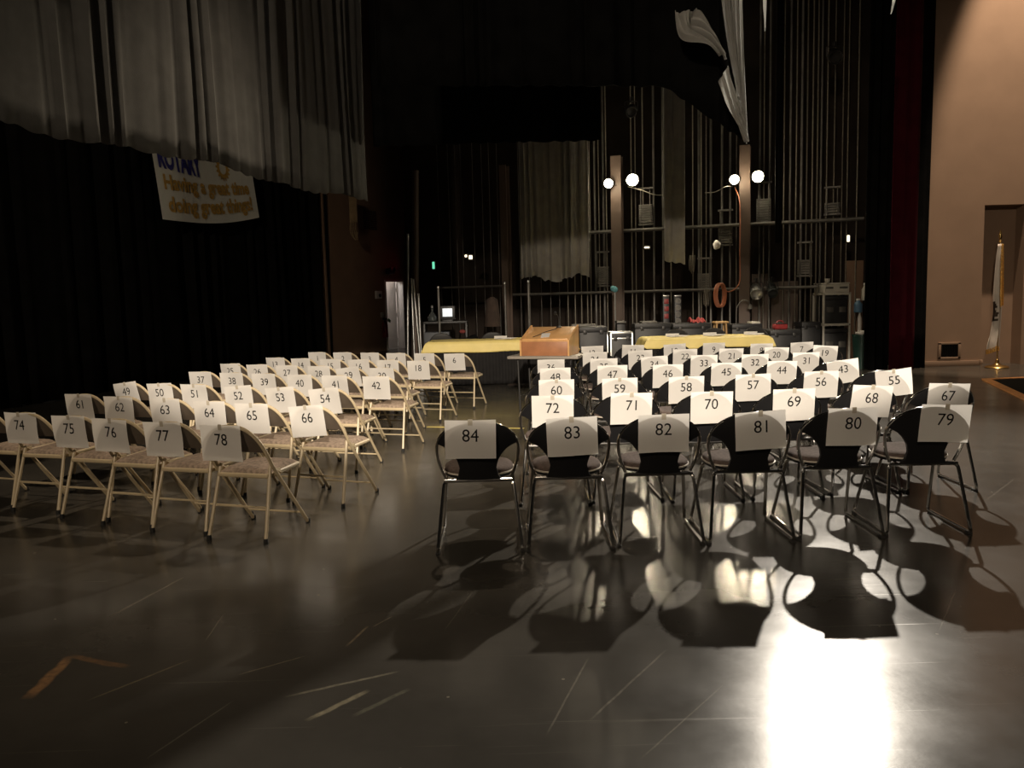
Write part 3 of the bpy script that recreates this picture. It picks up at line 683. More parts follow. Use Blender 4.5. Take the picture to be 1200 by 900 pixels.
# ------------------------------------------------------------------ tables, cloths, skirts
def folding_table(name, label, cx_, cy_, w, d, z, yaw=0.0, top='table_grey'):
    t = thing(name, label, 'table', (cx_, cy_, 0), yaw)
    finish('tabletop', box_bm((0, 0, z - 0.02), (w, d, 0.04), 0.012), M[top], t)
    for sx in (-1, 1):
        for sy in (-1, 1):
            finish('leg', tube_bm([(sx * (w / 2 - 0.12), sy * (d / 2 - 0.08), z - 0.04), (sx * (w / 2 - 0.14), sy * (d / 2 - 0.08), 0.0)], 0.014, 8), M['dark_metal'], t)
        finish('leg_brace', tube_bm([(sx * (w / 2 - 0.13), -(d / 2 - 0.08), 0.18), (sx * (w / 2 - 0.13), (d / 2 - 0.08), 0.18)], 0.009, 6), M['dark_metal'], t)
    return t
def dressed_table(x0, x1, y0, z, which, drop=0.2, depth=0.76):
    w = x1 - x0; cx_ = (x0 + x1) / 2; cy_ = y0 + depth / 2
    folding_table('folding_table', 'long table hidden under the yellow cloth ' + which, cx_, cy_, w - 0.02, depth - 0.02, z)
    rnd = random.Random(int(w * 100))
    bm = bmesh.new(); e = 0.032; N_ = 60; dp = 24
    def edge(x, y, ox, oy):                                # a point outside the top folds down
        return Vector((x, y, z + 0.004))
    # top with four hanging sides, hems that wave a little
    def fn(u, v):
        X = -w / 2 - drop + (w + 2 * drop) * u; Y = -depth / 2 - drop + (depth + 2 * drop) * v
        ex = max(0, abs(X) - w / 2); ey = max(0, abs(Y) - depth / 2); hang = max(ex, ey)
        x = max(-w / 2 - e, min(w / 2 + e, X)); y = max(-depth / 2 - e, min(depth / 2 + e, Y))
        fl_ = 0.25 * hang
        if ex > 0: x += math.copysign(fl_ + (0.15 * ex if ey > 0 else 0), X) + 0.012 * math.sin(Y * 14) * ex / drop
        if ey > 0: y += math.copysign(0.06 * hang, Y) + 0.010 * math.sin(X * 9 + 1) * ey / drop
        sag = 0.003 * math.sin(X * 6.3) * math.sin(Y * 5)
        return Vector((cx_ + x, cy_ + y, z + 0.006 + sag - hang * 0.97 + (0.008 * math.sin(X * 5) if hang > drop * .8 else 0)))
    us = N_; add_grid(bm, fn, 120, 48)
    o = finish('tablecloth', bm, M['yellow_cloth']); tag(o, 'yellow cloth over the long table ' + which, 'tablecloth')
    o.modifiers.new('t', 'SOLIDIFY').thickness = 0.002
    # black skirt hanging in front
    def sk(u, v):
        x = x0 + 0.01 + (w - 0.02) * u; a = 2 * PI * x / 0.11
        return Vector((x, y0 + 0.002 + 0.012 * math.sin(a + 1.1 * math.sin(x * 5)) * (1.1 - 0.5 * v), 0.02 + (z - 0.10) * v))
    bm = bmesh.new(); add_grid(bm, sk, int(w / 0.11 * 10), 8)
    o = finish('table_skirt', bm, M['black_skirt']); o.modifiers.new('t', 'SOLIDIFY').thickness = 0.003
    tag(o, 'black pleated skirt hanging below the yellow cloth ' + which, 'table skirt')
    return cx_, cy_, w
yl = 13.9; a = PY(501, 402, yl); zl = 0.745
lx0 = a.x; lx1 = lx0 + 2.44
dressed_table(lx0, lx1, yl, zl, 'left of and behind the wooden lectern', 0.19)
yr_ = 13.2; rx0 = PY(760, 398, yr_).x; rx1 = PY(901, 394, yr_).x
dressed_table(rx0, rx1, yr_, zl, 'behind the black chairs', 0.17)
# sheets on the tables
for i, (px, Y, x0_, lb) in enumerate(((590, 14.3, 0, 'white papers lying on the left yellow cloth'), (792, 13.6, 0, 'white papers lying at the left end of the right yellow cloth'), (836, 13.6, 0, 'white papers lying in the middle of the right yellow cloth'), (884, 13.6, 0, 'white papers lying at the right end of the right yellow cloth'))):
    x = PY(px, 396, Y).x
    bm = bmesh.new()
    for k in range(3): add_box(bm, (x + 0.03 * k, Y + 0.02 * k, zl + 0.014 + 0.004 * k), (0.28, 0.21, 0.004), Matrix.Rotation(0.2 * k + i * 0.3, 3, 'Z'))
    add_box(bm, (x - 0.05, Y + 0.05, zl + 0.035), (0.22, 0.006, 0.05), Matrix.Rotation(0.3, 3, 'X'))
    tag(finish('paper_stack', bm, M['paper'], smooth=False), lb, 'papers')
# dark folding chairs behind the tables, facing the audience
protoD = make_folding_chair(M['dark_metal'], M['dark_metal'], M['black_vinyl'], 'folding_chair'); firstD = True
for px, Y, lb in ((517, 15.28, 'dark folding chair behind the left end of the left yellow table'), (577, 15.28, 'dark folding chair behind the left yellow table beside the lectern'), (793, 14.55, 'dark folding chair behind the left end of the right yellow table'), (837, 14.55, 'dark folding chair behind the middle of the right yellow table'), (885, 14.55, 'dark folding chair behind the right end of the right yellow table')):
    c = protoD if firstD else copy_tree(protoD); firstD = False
    p = PY(px, 390, Y); c.location = (p.x, p.y + 0.0, 0); c.rotation_euler = (0, 0, PI + 0.06); c.scale = (1.12, 1.12, 1.12)
    tag(c, lb, 'chair', 'dark folding chairs behind the yellow tables')

# small table under the lectern
g0 = PZ(592, 417, 0.715); g1 = PZ(683, 418.5, 0.715)
LY = -math.radians(19); RL = Matrix.Rotation(LY, 3, 'Z')
gl = PZ(594, 417.5, 0.715)
gw = 0.95; gdp = 0.62
gc_ = gl + RL @ Vector((gw / 2, gdp / 2, 0))
folding_table('folding_table', 'small grey topped folding table carrying the wooden lectern', gc_.x, gc_.y, gw, gdp, 0.715, LY)
lo = gl + RL @ Vector((0.16, 0.06, 0)); lw = 0.66; ld = 0.50
lec = thing('lectern', 'wooden tabletop lectern with sloping top on the small grey table', 'lectern', (lo.x, lo.y, 0.715), LY)
h0, h1 = 0.185, 0.345
finish('back_board', box_bm((lw / 2, 0.01, h0 / 2), (lw - 0.046, 0.02, h0), 0.003), M['oak_shaded'], lec)
finish('front_board', box_bm((lw / 2, ld - 0.01, h1 / 2), (lw, 0.02, h1), 0.003), M['oak'], lec)
for x in (0.01, lw - 0.01):
    bm = bmesh.new(); q = []
    for dx in (-0.011, 0.011): q.append([bm.verts.new((x + dx, y, z)) for y, z in ((0.0, 0), (ld, 0), (ld, h1 + 0.03), (0.0, h0 + 0.02))])
    bm.faces.new(q[0]); bm.faces.new(q[1][::-1])
    for k in range(4): bm.faces.new((q[0][k], q[0][(k + 1) % 4], q[1][(k + 1) % 4], q[1][k]))
    finish('side_panel', bm, M['oak'], lec, smooth=False)
sl = math.atan2(h1 - h0, ld)
finish('sloping_top', box_bm((lw / 2, ld / 2, (h0 + h1) / 2), (lw - 0.045, math.hypot(ld, h1 - h0), 0.018), 0.002, Matrix.Rotation(sl, 3, 'X')), M['oak'], lec)
finish('book_ledge', box_bm((lw / 2, 0.03, h0 + 0.018), (lw - 0.05, 0.02, 0.03), 0.003), M['oak'], lec)
def on_slope(x, y, up_=0.012): return lo + Vector((0, 0, 0)) + RL @ Vector((x, y, h0 + (h1 - h0) * y / ld + up_))
pp = on_slope(0.30, 0.17); 
o = finish('paper_sheet', box_bm((0, 0, 0), (0.11, 0.15, 0.003)), M['paper'], smooth=False)
o.matrix_world = Matrix.Translation(pp + Vector((0, 0, 0.004))) @ (RL @ Matrix.Rotation(sl, 3, 'X') @ Matrix.Rotation(0.15, 3, 'Z')).to_4x4()
tag(o, 'small white paper lying on the sloping lectern top', 'paper')
mb = on_slope(0.40, 0.47)
mic = thing('gooseneck_microphone', 'black gooseneck microphone rising from the top of the lectern', 'microphone', mb)
finish('base', lathe_bm([(0.035, -0.006), (0.035, 0.01), (0.012, 0.016)], (0, 0, 0), 14), M['dark_metal'], mic)
finish('gooseneck', tube_bm(smooth_path([(0, 0, 0.01), (0.0, 0.0, 0.10), (-0.02, -0.02, 0.16), (-0.05, -0.06, 0.18)], 6), 0.006, 6), M['dark_metal'], mic)
finish('capsule', lathe_bm([(0.008, 0), (0.016, 0.01), (0.019, 0.04), (0.012, 0.055)], (-0.05, -0.06, 0.165), 10, Matrix.Rotation(0.7, 3, 'X')), M['rubber'], mic)
finish('microphone_cable', tube_bm([q - mb for q in smooth_path([mb + Vector((0, 0, .004)), on_slope(0.36, 0.36, .022), on_slope(0.27, 0.28, .022), on_slope(0.20, 0.16, .022), on_slope(0.15, 0.10, .022)], 6)], 0.004, 6), M['rubber'], mic)

# ------------------------------------------------------------------ rigging wall
R0 = Vector((1.6, 17.0, 0)); RD = BD.copy()
def RP(px, py): return PL(px, py, R0, RD)
nR = Vector((-RD.y, RD.x, 0)); nR = nR if nR.y < 0 else -nR     # towards the camera
angR = math.atan2(RD.y, RD.x); rotR = Matrix.Rotation(angR, 3, 'Z')
# steel columns
for (x0, x1, lb) in ((722.5, 734, 'brown steel column under the left lamp pair'), (867.5, 879.5, 'brown steel column under the right lamp pair'), (597, 604.5, 'brown steel column left of the grey gathered drape')):
    a = RP(x0, 400); b = RP(x1, 400); c = (a + b) / 2; w = (b - a).length
    bm = bmesh.new(); cc = Vector((c.x, c.y, 0)) + nR * 0.25
    for s in (-1, 1): add_box(bm, cc + nR * s * 0.10 + Vector((0, 0, 2.07)), (w, 0.02, 4.14), rotR)
    add_box(bm, cc + Vector((0, 0, 2.07)), (0.015, 0.2, 4.14), rotR)
    add_box(bm, cc + Vector((0, 0, 0.01)), (w + 0.1, 0.32, 0.02), rotR)
    tag(finish('steel_column', bm, M['column_brown'], smooth=False), lb, 'column')
# rails
for (xa, ya, xb, yb, r, lb) in ((684, 273.5, 1012, 252.3, 0.035, 'long grey upper rail of the rigging wall'), (600, 345.5, 958, 335.6, 0.028, 'long dark lower rail of the rigging wall'), (514, 337.5, 600, 336, 0.025, 'short grey rail at the left of the rigging wall')):
    a = RP(xa, ya) + nR * 0.12; b = RP(xb, yb) + nR * 0.12; b.z = a.z
    bm = tube_bm([a, b], r, 10)
    tag(finish('rail', bm, M['rig_metal']), lb, 'rail')
# vertical lines of the counterweight sets
rr = random.Random(21)
lines = [(688, 1), (693, 1), (699.5, 2), (704, 1), (708, 2), (713, 1), (742, 1), (746, 1), (754.5, 1), (766, 2), (777, 2), (786, 1), (812, 1), (819, 2), (822, 1), (827, 1), (832.5, 2), (845.5, 2), (855, 2), (862, 1),
         (889, 2), (894, 1), (900.5, 2), (917, 1), (924, 2), (931, 1), (937, 2), (943, 1), (949.5, 1), (955, 1), (959.5, 2), (966, 1), (974.5, 1), (984, 1), (990, 1), (1001, 1),
         (517, 0), (529, 0), (539.5, 0), (545, 0), (558, 0), (568, 0), (578, 0), (586, 0), (612, 0), (622, 0), (634, 0), (645, 0), (655, 0), (665, 1), (674, 1), (681, 1)]
for (px, w) in lines:
    a = RP(px, 385); bm = bmesh.new(); q = Vector((a.x, a.y, 0)) + nR * rr.uniform(-0.1, 0.05)
    r = (0.007, 0.011, 0.020)[w] * rr.uniform(0.85, 1.1); z0 = rr.choice((0.0, 0.0, 0.35, 0.6))
    add_tube(bm, [q + Vector((0, 0, z0)), q + Vector((0, 0, 4.5)), q + Vector((0, 0, 9.3))], r, 6)
    o = finish('rigging_line', bm, M['rope'] if w == 1 else M['rig_metal'])
    if z0 == 0.0: pass
    tag(o, 'thin upright rigging line of the counterweight wall at the back of the stage', 'rigging line', 'upright rigging lines')
# counterweight arbors: stacks of weights in frames
for (px, y0, y1, lb) in ((706, 310, 334, 'stack of counterweights left of the left lamp column'), (757, 236, 262, 'stack of counterweights high right of the left lamp column'), (850, 262, 286, 'stack of counterweights between the white rag and the right lamp column'), (895, 230, 262, 'stack of counterweights high right of the right lamp column'), (826, 318, 340, 'stack of counterweights left of the orange cable'), (943, 300, 322, 'stack of counterweights left of the tall storage rack'), (975, 236, 250, 'stack of counterweights high above the tall storage rack')):
    a = RP(px, y0) + nR * 0.02; b = RP(px, y1); h = a.z - b.z; q = Vector((a.x, a.y, b.z))
    t = thing('counterweight_arbor', lb, 'counterweight', q, angR)
    bm = bmesh.new(); k = 0
    while k * 0.045 < h - 0.08:
        add_box(bm, (0, 0, 0.03 + k * 0.045), (0.26, 0.10, 0.038), None, 0.003); k += 1
    finish('weight_stack', bm, M['rig_metal'], t)
    bm = bmesh.new()
    for s in (-1, 1): add_tube(bm, [(s * 0.09, -0.06, -0.05), (s * 0.09, -0.06, h + 0.25)], 0.009, 6)
    add_box(bm, (0, 0, h + 0.25), (0.28, 0.08, 0.03)); add_box(bm, (0, 0, -0.02), (0.28, 0.1, 0.03))
    finish('arbor_frame', bm, M['rig_metal'], t)
# grey lumber panels leaning behind the lines
for (x0, x1, y0, lb) in ((880, 902, 321, 'grey board standing behind the lines right of the right lamp column'), (903, 935, 330, 'brownish board standing behind the lines beside the grey board')):
    a = RP(x0, y0) - nR * 0.25; b = RP(x1, y0) - nR * 0.25; c = (a + b) / 2
    tag(finish('board', box_bm((c.x, c.y, a.z / 2), ((b - a).length, 0.03, a.z), 0.004, rotR), M['column_brown']), lb, 'board')
a = PY(988, 306, 15.9); b = PY(1014, 306, 15.7)
c = (a + b) / 2
tag(finish('board', box_bm((c.x, c.y, a.z / 2), (b.x - a.x, 0.04, a.z), 0.004), M['brown_wall']), 'brown flat standing between the storage rack and the black drape', 'board')

# four bare work lamps on the columns
def work_lamp(px, py, Y, r, label):
    p = PY(px, py, Y)
    t = thing('work_lamp', label, 'lamp', p, 0, 'glowing work lamps at the back')
    dirc = (Vector((p.x * 0.25, 0, 1.0)) - p).normalized(); R_ = dirc.to_track_quat('Z', 'Y').to_matrix()
    finish('lamp_housing', lathe_bm([(0.03, -0.20), (0.05, -0.17), (0.06, -0.08), (r + 0.012, -0.01), (r + 0.014, 0.0), (r + 0.004, 0.002), (r * 0.6, -0.02)], (0, 0, 0), 20, R_), M['dark_metal'], t)
    finish('bulb', lathe_bm([(0.02, -0.015), (r, 0.004), (r * 0.97, 0.018), (r * 0.7, 0.036), (r * 0.3, 0.045), (0.01, 0.047)], (0, 0, 0), 20, R_), M['lamp_glow'], t)
    finish('yoke', tube_bm(smooth_path([R_ @ Vector((r + .02, 0, -.03)), R_ @ Vector((r + .03, 0, -.16)), R_ @ Vector((0, 0, -.27)), R_ @ Vector((-r - .03, 0, -.16)), R_ @ Vector((-r - .02, 0, -.03))], 5), 0.007, 6), M['dark_metal'], t)
    tgt = Vector((p.x * 0.25, 0, 1.0))
    for e, k, knd in ((130, 0.09, 'SPOT'), (14, 0.10, 'POINT')):
        l = lamp('work_lamp_light', knd, p + dirc * k, e, (1.0, 0.84, 0.58), aim=tgt, size=0.07, angle=178, blend=0.4)
        l.parent = t; l.matrix_parent_inverse = Matrix.Translation(-p)
    return p
P1 = work_lamp(713, 215, 16.35, 0.082, 'glowing round work lamp, leftmost of the four at the back')
P2 = work_lamp(741, 211, 16.2, 0.107, 'glowing round work lamp just right of the left column, second from the left')
P3 = work_lamp(860.5, 210.5, 15.6, 0.082, 'glowing round work lamp with dangling cord, third from the left')
P4 = work_lamp(888, 207, 15.5, 0.099, 'glowing round work lamp, rightmost of the four at the back')
for (a, b, lb) in ((P1, P2, 'dark crossbar holding the left lamp pair'), (P3, P4, 'dark crossbar holding the right lamp pair')):
    e = Vector((0, 0.27, -0.03)); tag(finish('lamp_bar', tube_bm([a + e - Vector((.08, 0, 0)), b + e + Vector((.08, 0, 0))], 0.018, 8), M['dark_metal']), lb, 'bar')
tag(finish('thin_rope', tube_bm(smooth_path([P2 + Vector((-.05, .2, -.1)), PY(752, 223, 16.2), PY(766, 228, 16.1), PY(778, 229, 16.1)], 8), 0.008, 6), M['rope']), 'thin cord running right from the left lamp pair', 'cord')
tag(finish('thin_rope', tube_bm(smooth_path([P3 + Vector((.02, .2, -.1)), PY(850, 219, 15.6), PY(838, 225, 15.7), PY(826, 226, 15.8)], 8), 0.008, 6), M['rope']), 'thin cord running left from the right lamp pair', 'cord')
tag(finish('power_cable', tube_bm(smooth_path([P3 + Vector((.06, .2, -.1)), PY(867, 240, 15.55), PY(867, 300, 15.55), PY(867, 328, 15.55), PY(862, 338, 15.5), PY(853, 342, 15.5), PY(849, 336, 15.5)], 8), 0.010, 6), M['orange_cable']), 'orange power cable running down the right lamp column', 'cable')
bm = bmesh.new(); cc = PY(843, 346, 15.55)
for k in range(7):
    pts = [cc + Vector(((0.085 + 0.01 * math.sin(k)) * math.cos(a) + 0.008 * k - 0.02, -0.012 * k, (0.21 + 0.012 * math.cos(k * 2)) * math.sin(a))) for a in [2 * PI * j / 20 for j in range(20)]]
    add_tube(bm, pts, 0.010, 6, True)
tag(finish('cable_coil', bm, M['orange_cable']), 'coil of orange cable hanging left of the right lamp column', 'cable')
# hanging lamps, rag, clamp
def par_can(px, py, Y, label, col='aluminium', r=0.11, dirv=(-0.2, -1, -0.5)):
    p = PY(px, py, Y); t = thing('stage_lamp', label, 'stage lamp', p)
    R_ = Vector(dirv).normalized().to_track_quat('Z', 'Y').to_matrix()
    finish('lamp_can', lathe_bm([(0.05, -0.22), (0.08, -0.2), (r, -0.05), (r, 0.12), (r - 0.008, 0.12), (r - 0.012, 0.03), (0.02, 0.02)], (0, 0, 0), 18, R_), M[col], t)
    finish('yoke', tube_bm(fillet([R_ @ Vector((r + .01, 0, 0)), Vector((r + .02, 0.02, 0.17)), Vector((-r - .02, 0.02, 0.17)), R_ @ Vector((-r - .01, 0, 0))], 0.03), 0.009, 6), M['dark_metal'], t)
    finish('clamp', box_bm((0, 0.02, 0.21), (0.05, 0.06, 0.09), 0.008), M['dark_metal'], t)
    return t
par_can(886, 342, 15.6, 'silver stage lamp hanging right of the right lamp column')
par_can(905, 341, 15.55, 'darker silver stage lamp hanging beside the silver one', 'glass_dark', 0.09)
par_can(740, 89, 15.8, 'dark stage lamp hanging high above the left lamp pair', 'dark_metal', 0.10)
par_can(740, 130, 15.8, 'dark stage lamp hanging just above the left lamp pair', 'dark_metal', 0.10)
par_can(456, 72, 18.0, 'dark stage lamp hanging high beside the grey valance', 'dark_metal', 0.12)
par_can(978, 66, 15.2, 'dark stage lamp hanging at the top right of the stage', 'dark_metal', 0.12)
p = PY(840, 287, 15.7); bm = bmesh.new(); bmesh.ops.create_icosphere(bm, subdivisions=3, radius=0.07, matrix=Matrix.Translation(p))
for v in bm.verts:
    d = (v.co - p); v.co = p + Vector((d.x * (1 + .15 * math.sin(d.z * 60)), d.y, d.z * 1.25)) * (1 + 0.10 * math.sin(d.x * 50 + d.z * 40))
tag(finish('rag', bm, M['white_paint']), 'crumpled white rag hanging on the rigging lines', 'rag')
for (px, py, lb) in ((811, 308, 'pale grey glove clipped to a rope right of the narrow grey drape'), (828, 348, 'pale hank of rope tied below the rail left of the orange cable')):
    p = PY(px, py, 15.8); bm = bmesh.new()
    for k in range(5): add_tube(bm, smooth_path([p + Vector((0.02 * k - .04, -.01 * k, .14)), p + Vector((0.025 * k - .06, -.03, 0)), p + Vector((.02 * k - .05, 0, -.14 - .03 * (k % 3)))], 5), 0.006, 6)
    tag(finish('rope_hank', bm, M['rope']), lb, 'rope')

# small lights at the back
def small_light(px, py, Y, m, w, h, name, label):
    p = PY(px, py, Y); t = thing(name, label, 'light', p)
    finish('housing', box_bm((0, 0.04, 0), (w + 0.05, 0.06, h + 0.05), 0.008), M['dark_metal'], t)
    finish('lens', box_bm((0, 0.0, 0), (w, 0.03, h), 0.012), M[m], t)
small_light(508, 311, 17.8, 'green_glow', 0.05, 0.15, 'indicator_light', 'small green glowing light in the dark behind the left table')
small_light(546, 300, 17.5, 'warm_glow', 0.05, 0.05, 'indicator_light', 'small white glowing light, left of two in the dark')
small_light(551.5, 301.5, 17.5, 'warm_glow', 0.075, 0.08, 'indicator_light', 'small white glowing light, right of two in the dark')
small_light(758, 290, 16.0, 'warm_glow', 0.10, 0.03, 'indicator_light', 'small glowing strip light right of the left lamp column')
small_light(994, 279.5, 15.4, 'warm_glow', 0.05, 0.12, 'indicator_light', 'small upright glowing light above the storage rack')

# poles standing behind the left table
def pole(px0, py0, px1, py1, Y, r, m, label, name='pole', z0=None):
    a = PY(px0, py0, Y); b = PY(px1, py1, Y); d = a - b; e = b - d * (b.z / d.z) if abs(d.z) > .01 else b
    tag(finish(name, tube_bm([Vector((e.x, e.y, 0.0)), b, a], r, 10), M[m]), label, 'pole')
def stand(px, py, Y, label):
    p = PY(px, py, Y); t = thing('upright_stand', label, 'stand', (p.x, p.y, 0))
    finish('pole', tube_bm([(0, 0, 0.02), (0, 0, p.z)], 0.022, 10), M['rig_metal'], t)
    finish('base', lathe_bm([(0.11, 0), (0.11, 0.015), (0.03, 0.03)], (0, 0, 0), 20), M['dark_metal'], t)
    finish('cap', lathe_bm([(0.027, 0), (0.027, 0.03), (0.01, 0.035)], (0, 0, p.z - 0.01), 10), M['aluminium'], t)
stand(591.5, 332, 15.9, 'grey upright pole stand behind the left yellow table')
stand(619, 330, 15.6, 'grey upright pole stand behind the lectern')
stand(513.5, 337, 15.5, 'dark upright pole stand left of the monitor')
for i, (x0, y0, x1, y1, lb) in enumerate(((478, 274, 478, 413, 'pale pipe standing upright right of the door'), (482, 326, 485.5, 413, 'pale pipe leaning second right of the door'), (484, 327, 491.5, 408, 'bright pipe leaning beside the left yellow table'), (490.5, 344, 493, 400, 'short pale pipe leaning at the end of the left yellow table'))):
    pole(x0, y0, x1, y1, 16.4 + 0.1 * i, 0.022, 'aluminium', lb, 'leaning_pipe')
pole(487, 200, 487, 300, 17.6, 0.07, 'column_brown', 'thick brown pipe at the right end of the door wall', 'pipe')

# monitor and glass lamp on a shelf behind the left table
sy = 16.3; s0 = PY(497, 377, sy); s1 = PY(548, 376, sy)
t = thing('equipment_shelf', 'dark shelf unit behind the left table carrying the monitor', 'shelf', ((s0.x + s1.x) / 2, sy, 0))
sw = s1.x - s0.x
finish('shelf_board', box_bm((0, 0, s0.z - 0.02), (sw, 0.45, 0.04), 0.004), M['black_case'], t)
finish('shelf_board', box_bm((0, 0, 0.30), (sw, 0.45, 0.04), 0.004), M['black_case'], t)
for x in (-sw / 2 + .02, sw / 2 - .02): finish('side_panel', box_bm((x, 0, s0.z / 2 - .02), (0.04, 0.45, s0.z - .04), 0.004), M['black_case'], t)
mo = PY(524.5, 369, sy - 0.1)
t = thing('monitor', 'small monitor with pale lit screen on the dark shelf', 'monitor', (mo.x, mo.y, s0.z))
finish('housing', box_bm((0, 0.12, 0.165), (0.30, 0.26, 0.27), 0.02), M['black_case'], t)
finish('screen', box_bm((0, -0.012, 0.17), (0.19, 0.012, 0.16), 0.006), M['screen_glow'], t)
finish('monitor_foot', box_bm((0, 0.1, 0.015), (0.2, 0.2, 0.03), 0.006), M['black_case'], t)
gp = PY(507, 376, sy - 0.1)
t = thing('glass_jug', 'round glass jug with narrow neck beside the monitor', 'jug', (gp.x, gp.y, s0.z))
finish('jug_body', lathe_bm([(0.05, 0.0), (0.085, 0.02), (0.09, 0.08), (0.06, 0.14), (0.022, 0.19), (0.02, 0.26), (0.028, 0.27)], (0, 0, 0), 20), M['glass_dark'], t)
finish('stopper', lathe_bm([(0.02, 0.27), (0.024, 0.3), (0.01, 0.32)], (0, 0, 0), 12), M['aluminium'], t)
# blue grey crate and heap below
q = PY(497, 392, 15.9)
tag(finish('storage_box', box_bm((q.x + 0.26, 15.86, 0.42), (0.48, 0.36, 0.84), 0.015), mat('slate_plastic', (0.06, 0.065, 0.075), 0.6, noise=0.1)), 'slate grey storage box behind the left end of the left table', 'box')
hp = PY(543, 383, 15.8)
bm = bmesh.new(); bmesh.ops.create_icosphere(bm, subdivisions=3, radius=1, matrix=Matrix.Translation((0, 0, 0)))
for v in bm.verts: v.co = Vector((v.co.x * 0.36, v.co.y * 0.25, max(-0.6, v.co.z) * 0.46)) * (1 + 0.12 * math.sin(v.co.x * 7) * math.cos(v.co.z * 6 + v.co.y * 4)); 
for v in bm.verts: v.co += Vector((hp.x + 0.12, hp.y, 0.36 if v.co.z < -5 else 0.29))
tag(finish('cloth_bundle', bm, M['black_velour']), 'dark bundle of cloth heaped behind the left table', 'bundle')
q = PY(541, 381, 15.5); bm = bmesh.new(); bmesh.ops.create_icosphere(bm, subdivisions=3, radius=0.055, matrix=Matrix.Translation((q.x, 15.72, 0.84)) @ Matrix.Diagonal((1.1, .8, .7, 1)))
tag(finish('cap', bm, mat('faded_red', (0.16, 0.03, 0.025), 0.9, noise=0.2)), 'dull red cap on the dark bundle of cloth', 'cap')
# brown coat hanging
q = PY(577, 366, 16.3); bm = bmesh.new()
def coat(u, v):
    a = 2 * PI * u; w = 0.09 + 0.05 * (1 - v) ** 0.7 if v < .97 else 0.03
    return Vector((q.x + w * math.cos(a) * (1 + .15 * math.sin(5 * a)), q.y + 0.09 * math.sin(a), q.z - 0.28 + 0.58 * v))
add_grid(bm, coat, 24, 12); tag(finish('coat', bm, mat('brown_cloth', (0.03, 0.018, 0.012), 0.9, noise=0.3)), 'dark brown coat hanging left of the grey pole stands', 'coat')

# ------------------------------------------------------------------ black cases behind the tables
def case(x0, x1, ytop, Y, depth, label, name='equipment_case', edges=False, lid=True):
    a = PY(x0, ytop, Y); b = PY(x1, ytop, Y); w = b.x - a.x; z = a.z
    t = thing(name, label, 'case', ((a.x + b.x) / 2, Y + depth / 2, 0))
    finish('body', box_bm((0, 0, (z - 0.09) / 2 + 0.02), (w, depth, z - 0.13), 0.008), M['black_case'], t)
    finish('lid', box_bm((0, 0, z - 0.045), (w + 0.01, depth + 0.01, 0.09), 0.012), M['black_case'], t)
    if edges:
        bm = bmesh.new()
        for sx in (-1, 1):
            for sy2 in (-1, 1): add_box(bm, (sx * w / 2, sy2 * depth / 2, z / 2), (0.03, 0.03, z), None, 0.004)
        for zz in (z, 0.03, z - 0.09):
            for sy2 in (-1, 1): add_box(bm, (0, sy2 * depth / 2, zz), (w, 0.025, 0.025), None, 0.004)
        for sx in (-1, 1):
            for zz in (z, 0.03): add_box(bm, (sx * w / 2, 0, zz), (0.025, depth, 0.025), None, 0.004)
        finish('edge_trim', bm, M['aluminium'], t)
    for sx in (-1, 1): finish('catch', box_bm((sx * w * 0.3, -depth / 2 - 0.008, z - 0.09), (0.06, 0.012, 0.07), 0.004), M['dark_metal'], t)
    return t, (a.x + b.x) / 2, z, w
case(679, 711, 383.5, 13.9, 0.6, 'tall matt black case just right of the wooden lectern')
case(716, 741, 390.5, 13.35, 0.45, 'black case with silver edges right of the lectern', 'flight_case', True)
case(744, 786, 379.5, 14.8, 0.4, 'long black case behind the left end of the right table')
_, _, zc, _ = case(789, 833, 379.5, 14.8, 0.4, 'long black case below the tall drum speaker')
case(858, 893, 380.0, 14.95, 0.4, 'black case right of the wooden stool')
case(903, 938, 387, 14.4, 0.6, 'low black case under the red tool bag')
case(940, 962, 378, 15.2, 0.5, 'black case beside the storage rack')
# mixer-like gray strips on the cases
for (x0, x1, y, Y, lb) in ((670, 698, 380.5, 14.9, 'flat grey equipment tray behind the lectern'), (723, 734, 376.5, 14.9, 'small grey box behind the microphone stand'), (752, 770, 379.2, 14.82, 'flat grey strip lying on the long black case'), (881, 891, 379.6, 14.97, 'white papers lying on the black case right of the stool')):
    a = PY(x0, y, Y); b = PY(x1, y, Y)
    t = thing('tray', lb, 'tray', ((a.x + b.x) / 2, Y + .15, a.z + (0.016 if Y in (14.82, 14.97) else -0.02)))
    finish('tray_body', box_bm((0, 0, 0), (b.x - a.x, 0.3, 0.04), 0.008), M['off_white'] if 'white' in lb else M['rig_metal'], t)
    if Y not in (14.82, 14.97): finish('stand', box_bm((0, 0.05, -(a.z - 0.02) / 2 - 0.01), ((b.x - a.x) * 0.9, 0.24, a.z - 0.06), 0.01), M['black_case'], t)
# microphone stand with teal windscreen
a = PY(720.5, 339, 15.6)
t = thing('microphone_stand', 'upright stand topped by a round teal windscreen', 'microphone stand', (a.x, a.y, 0))
finish('windscreen', lathe_bm([(0.01, -0.05), (0.05, -0.045), (0.075, -0.01), (0.075, 0.02), (0.05, 0.05), (0.01, 0.056)], (-0.015, 0, a.z), 18, Matrix.Rotation(0.5, 3, 'Y')), M['teal_foam'], t)
finish('pole', tube_bm([(0.01, 0, 0.02), (0, 0, a.z - 0.04)], 0.016, 8), M['aluminium'], t)
finish('base', lathe_bm([(0.16, 0), (0.16, 0.015), (0.03, 0.03)], (0, 0, 0), 20), M['dark_metal'], t)
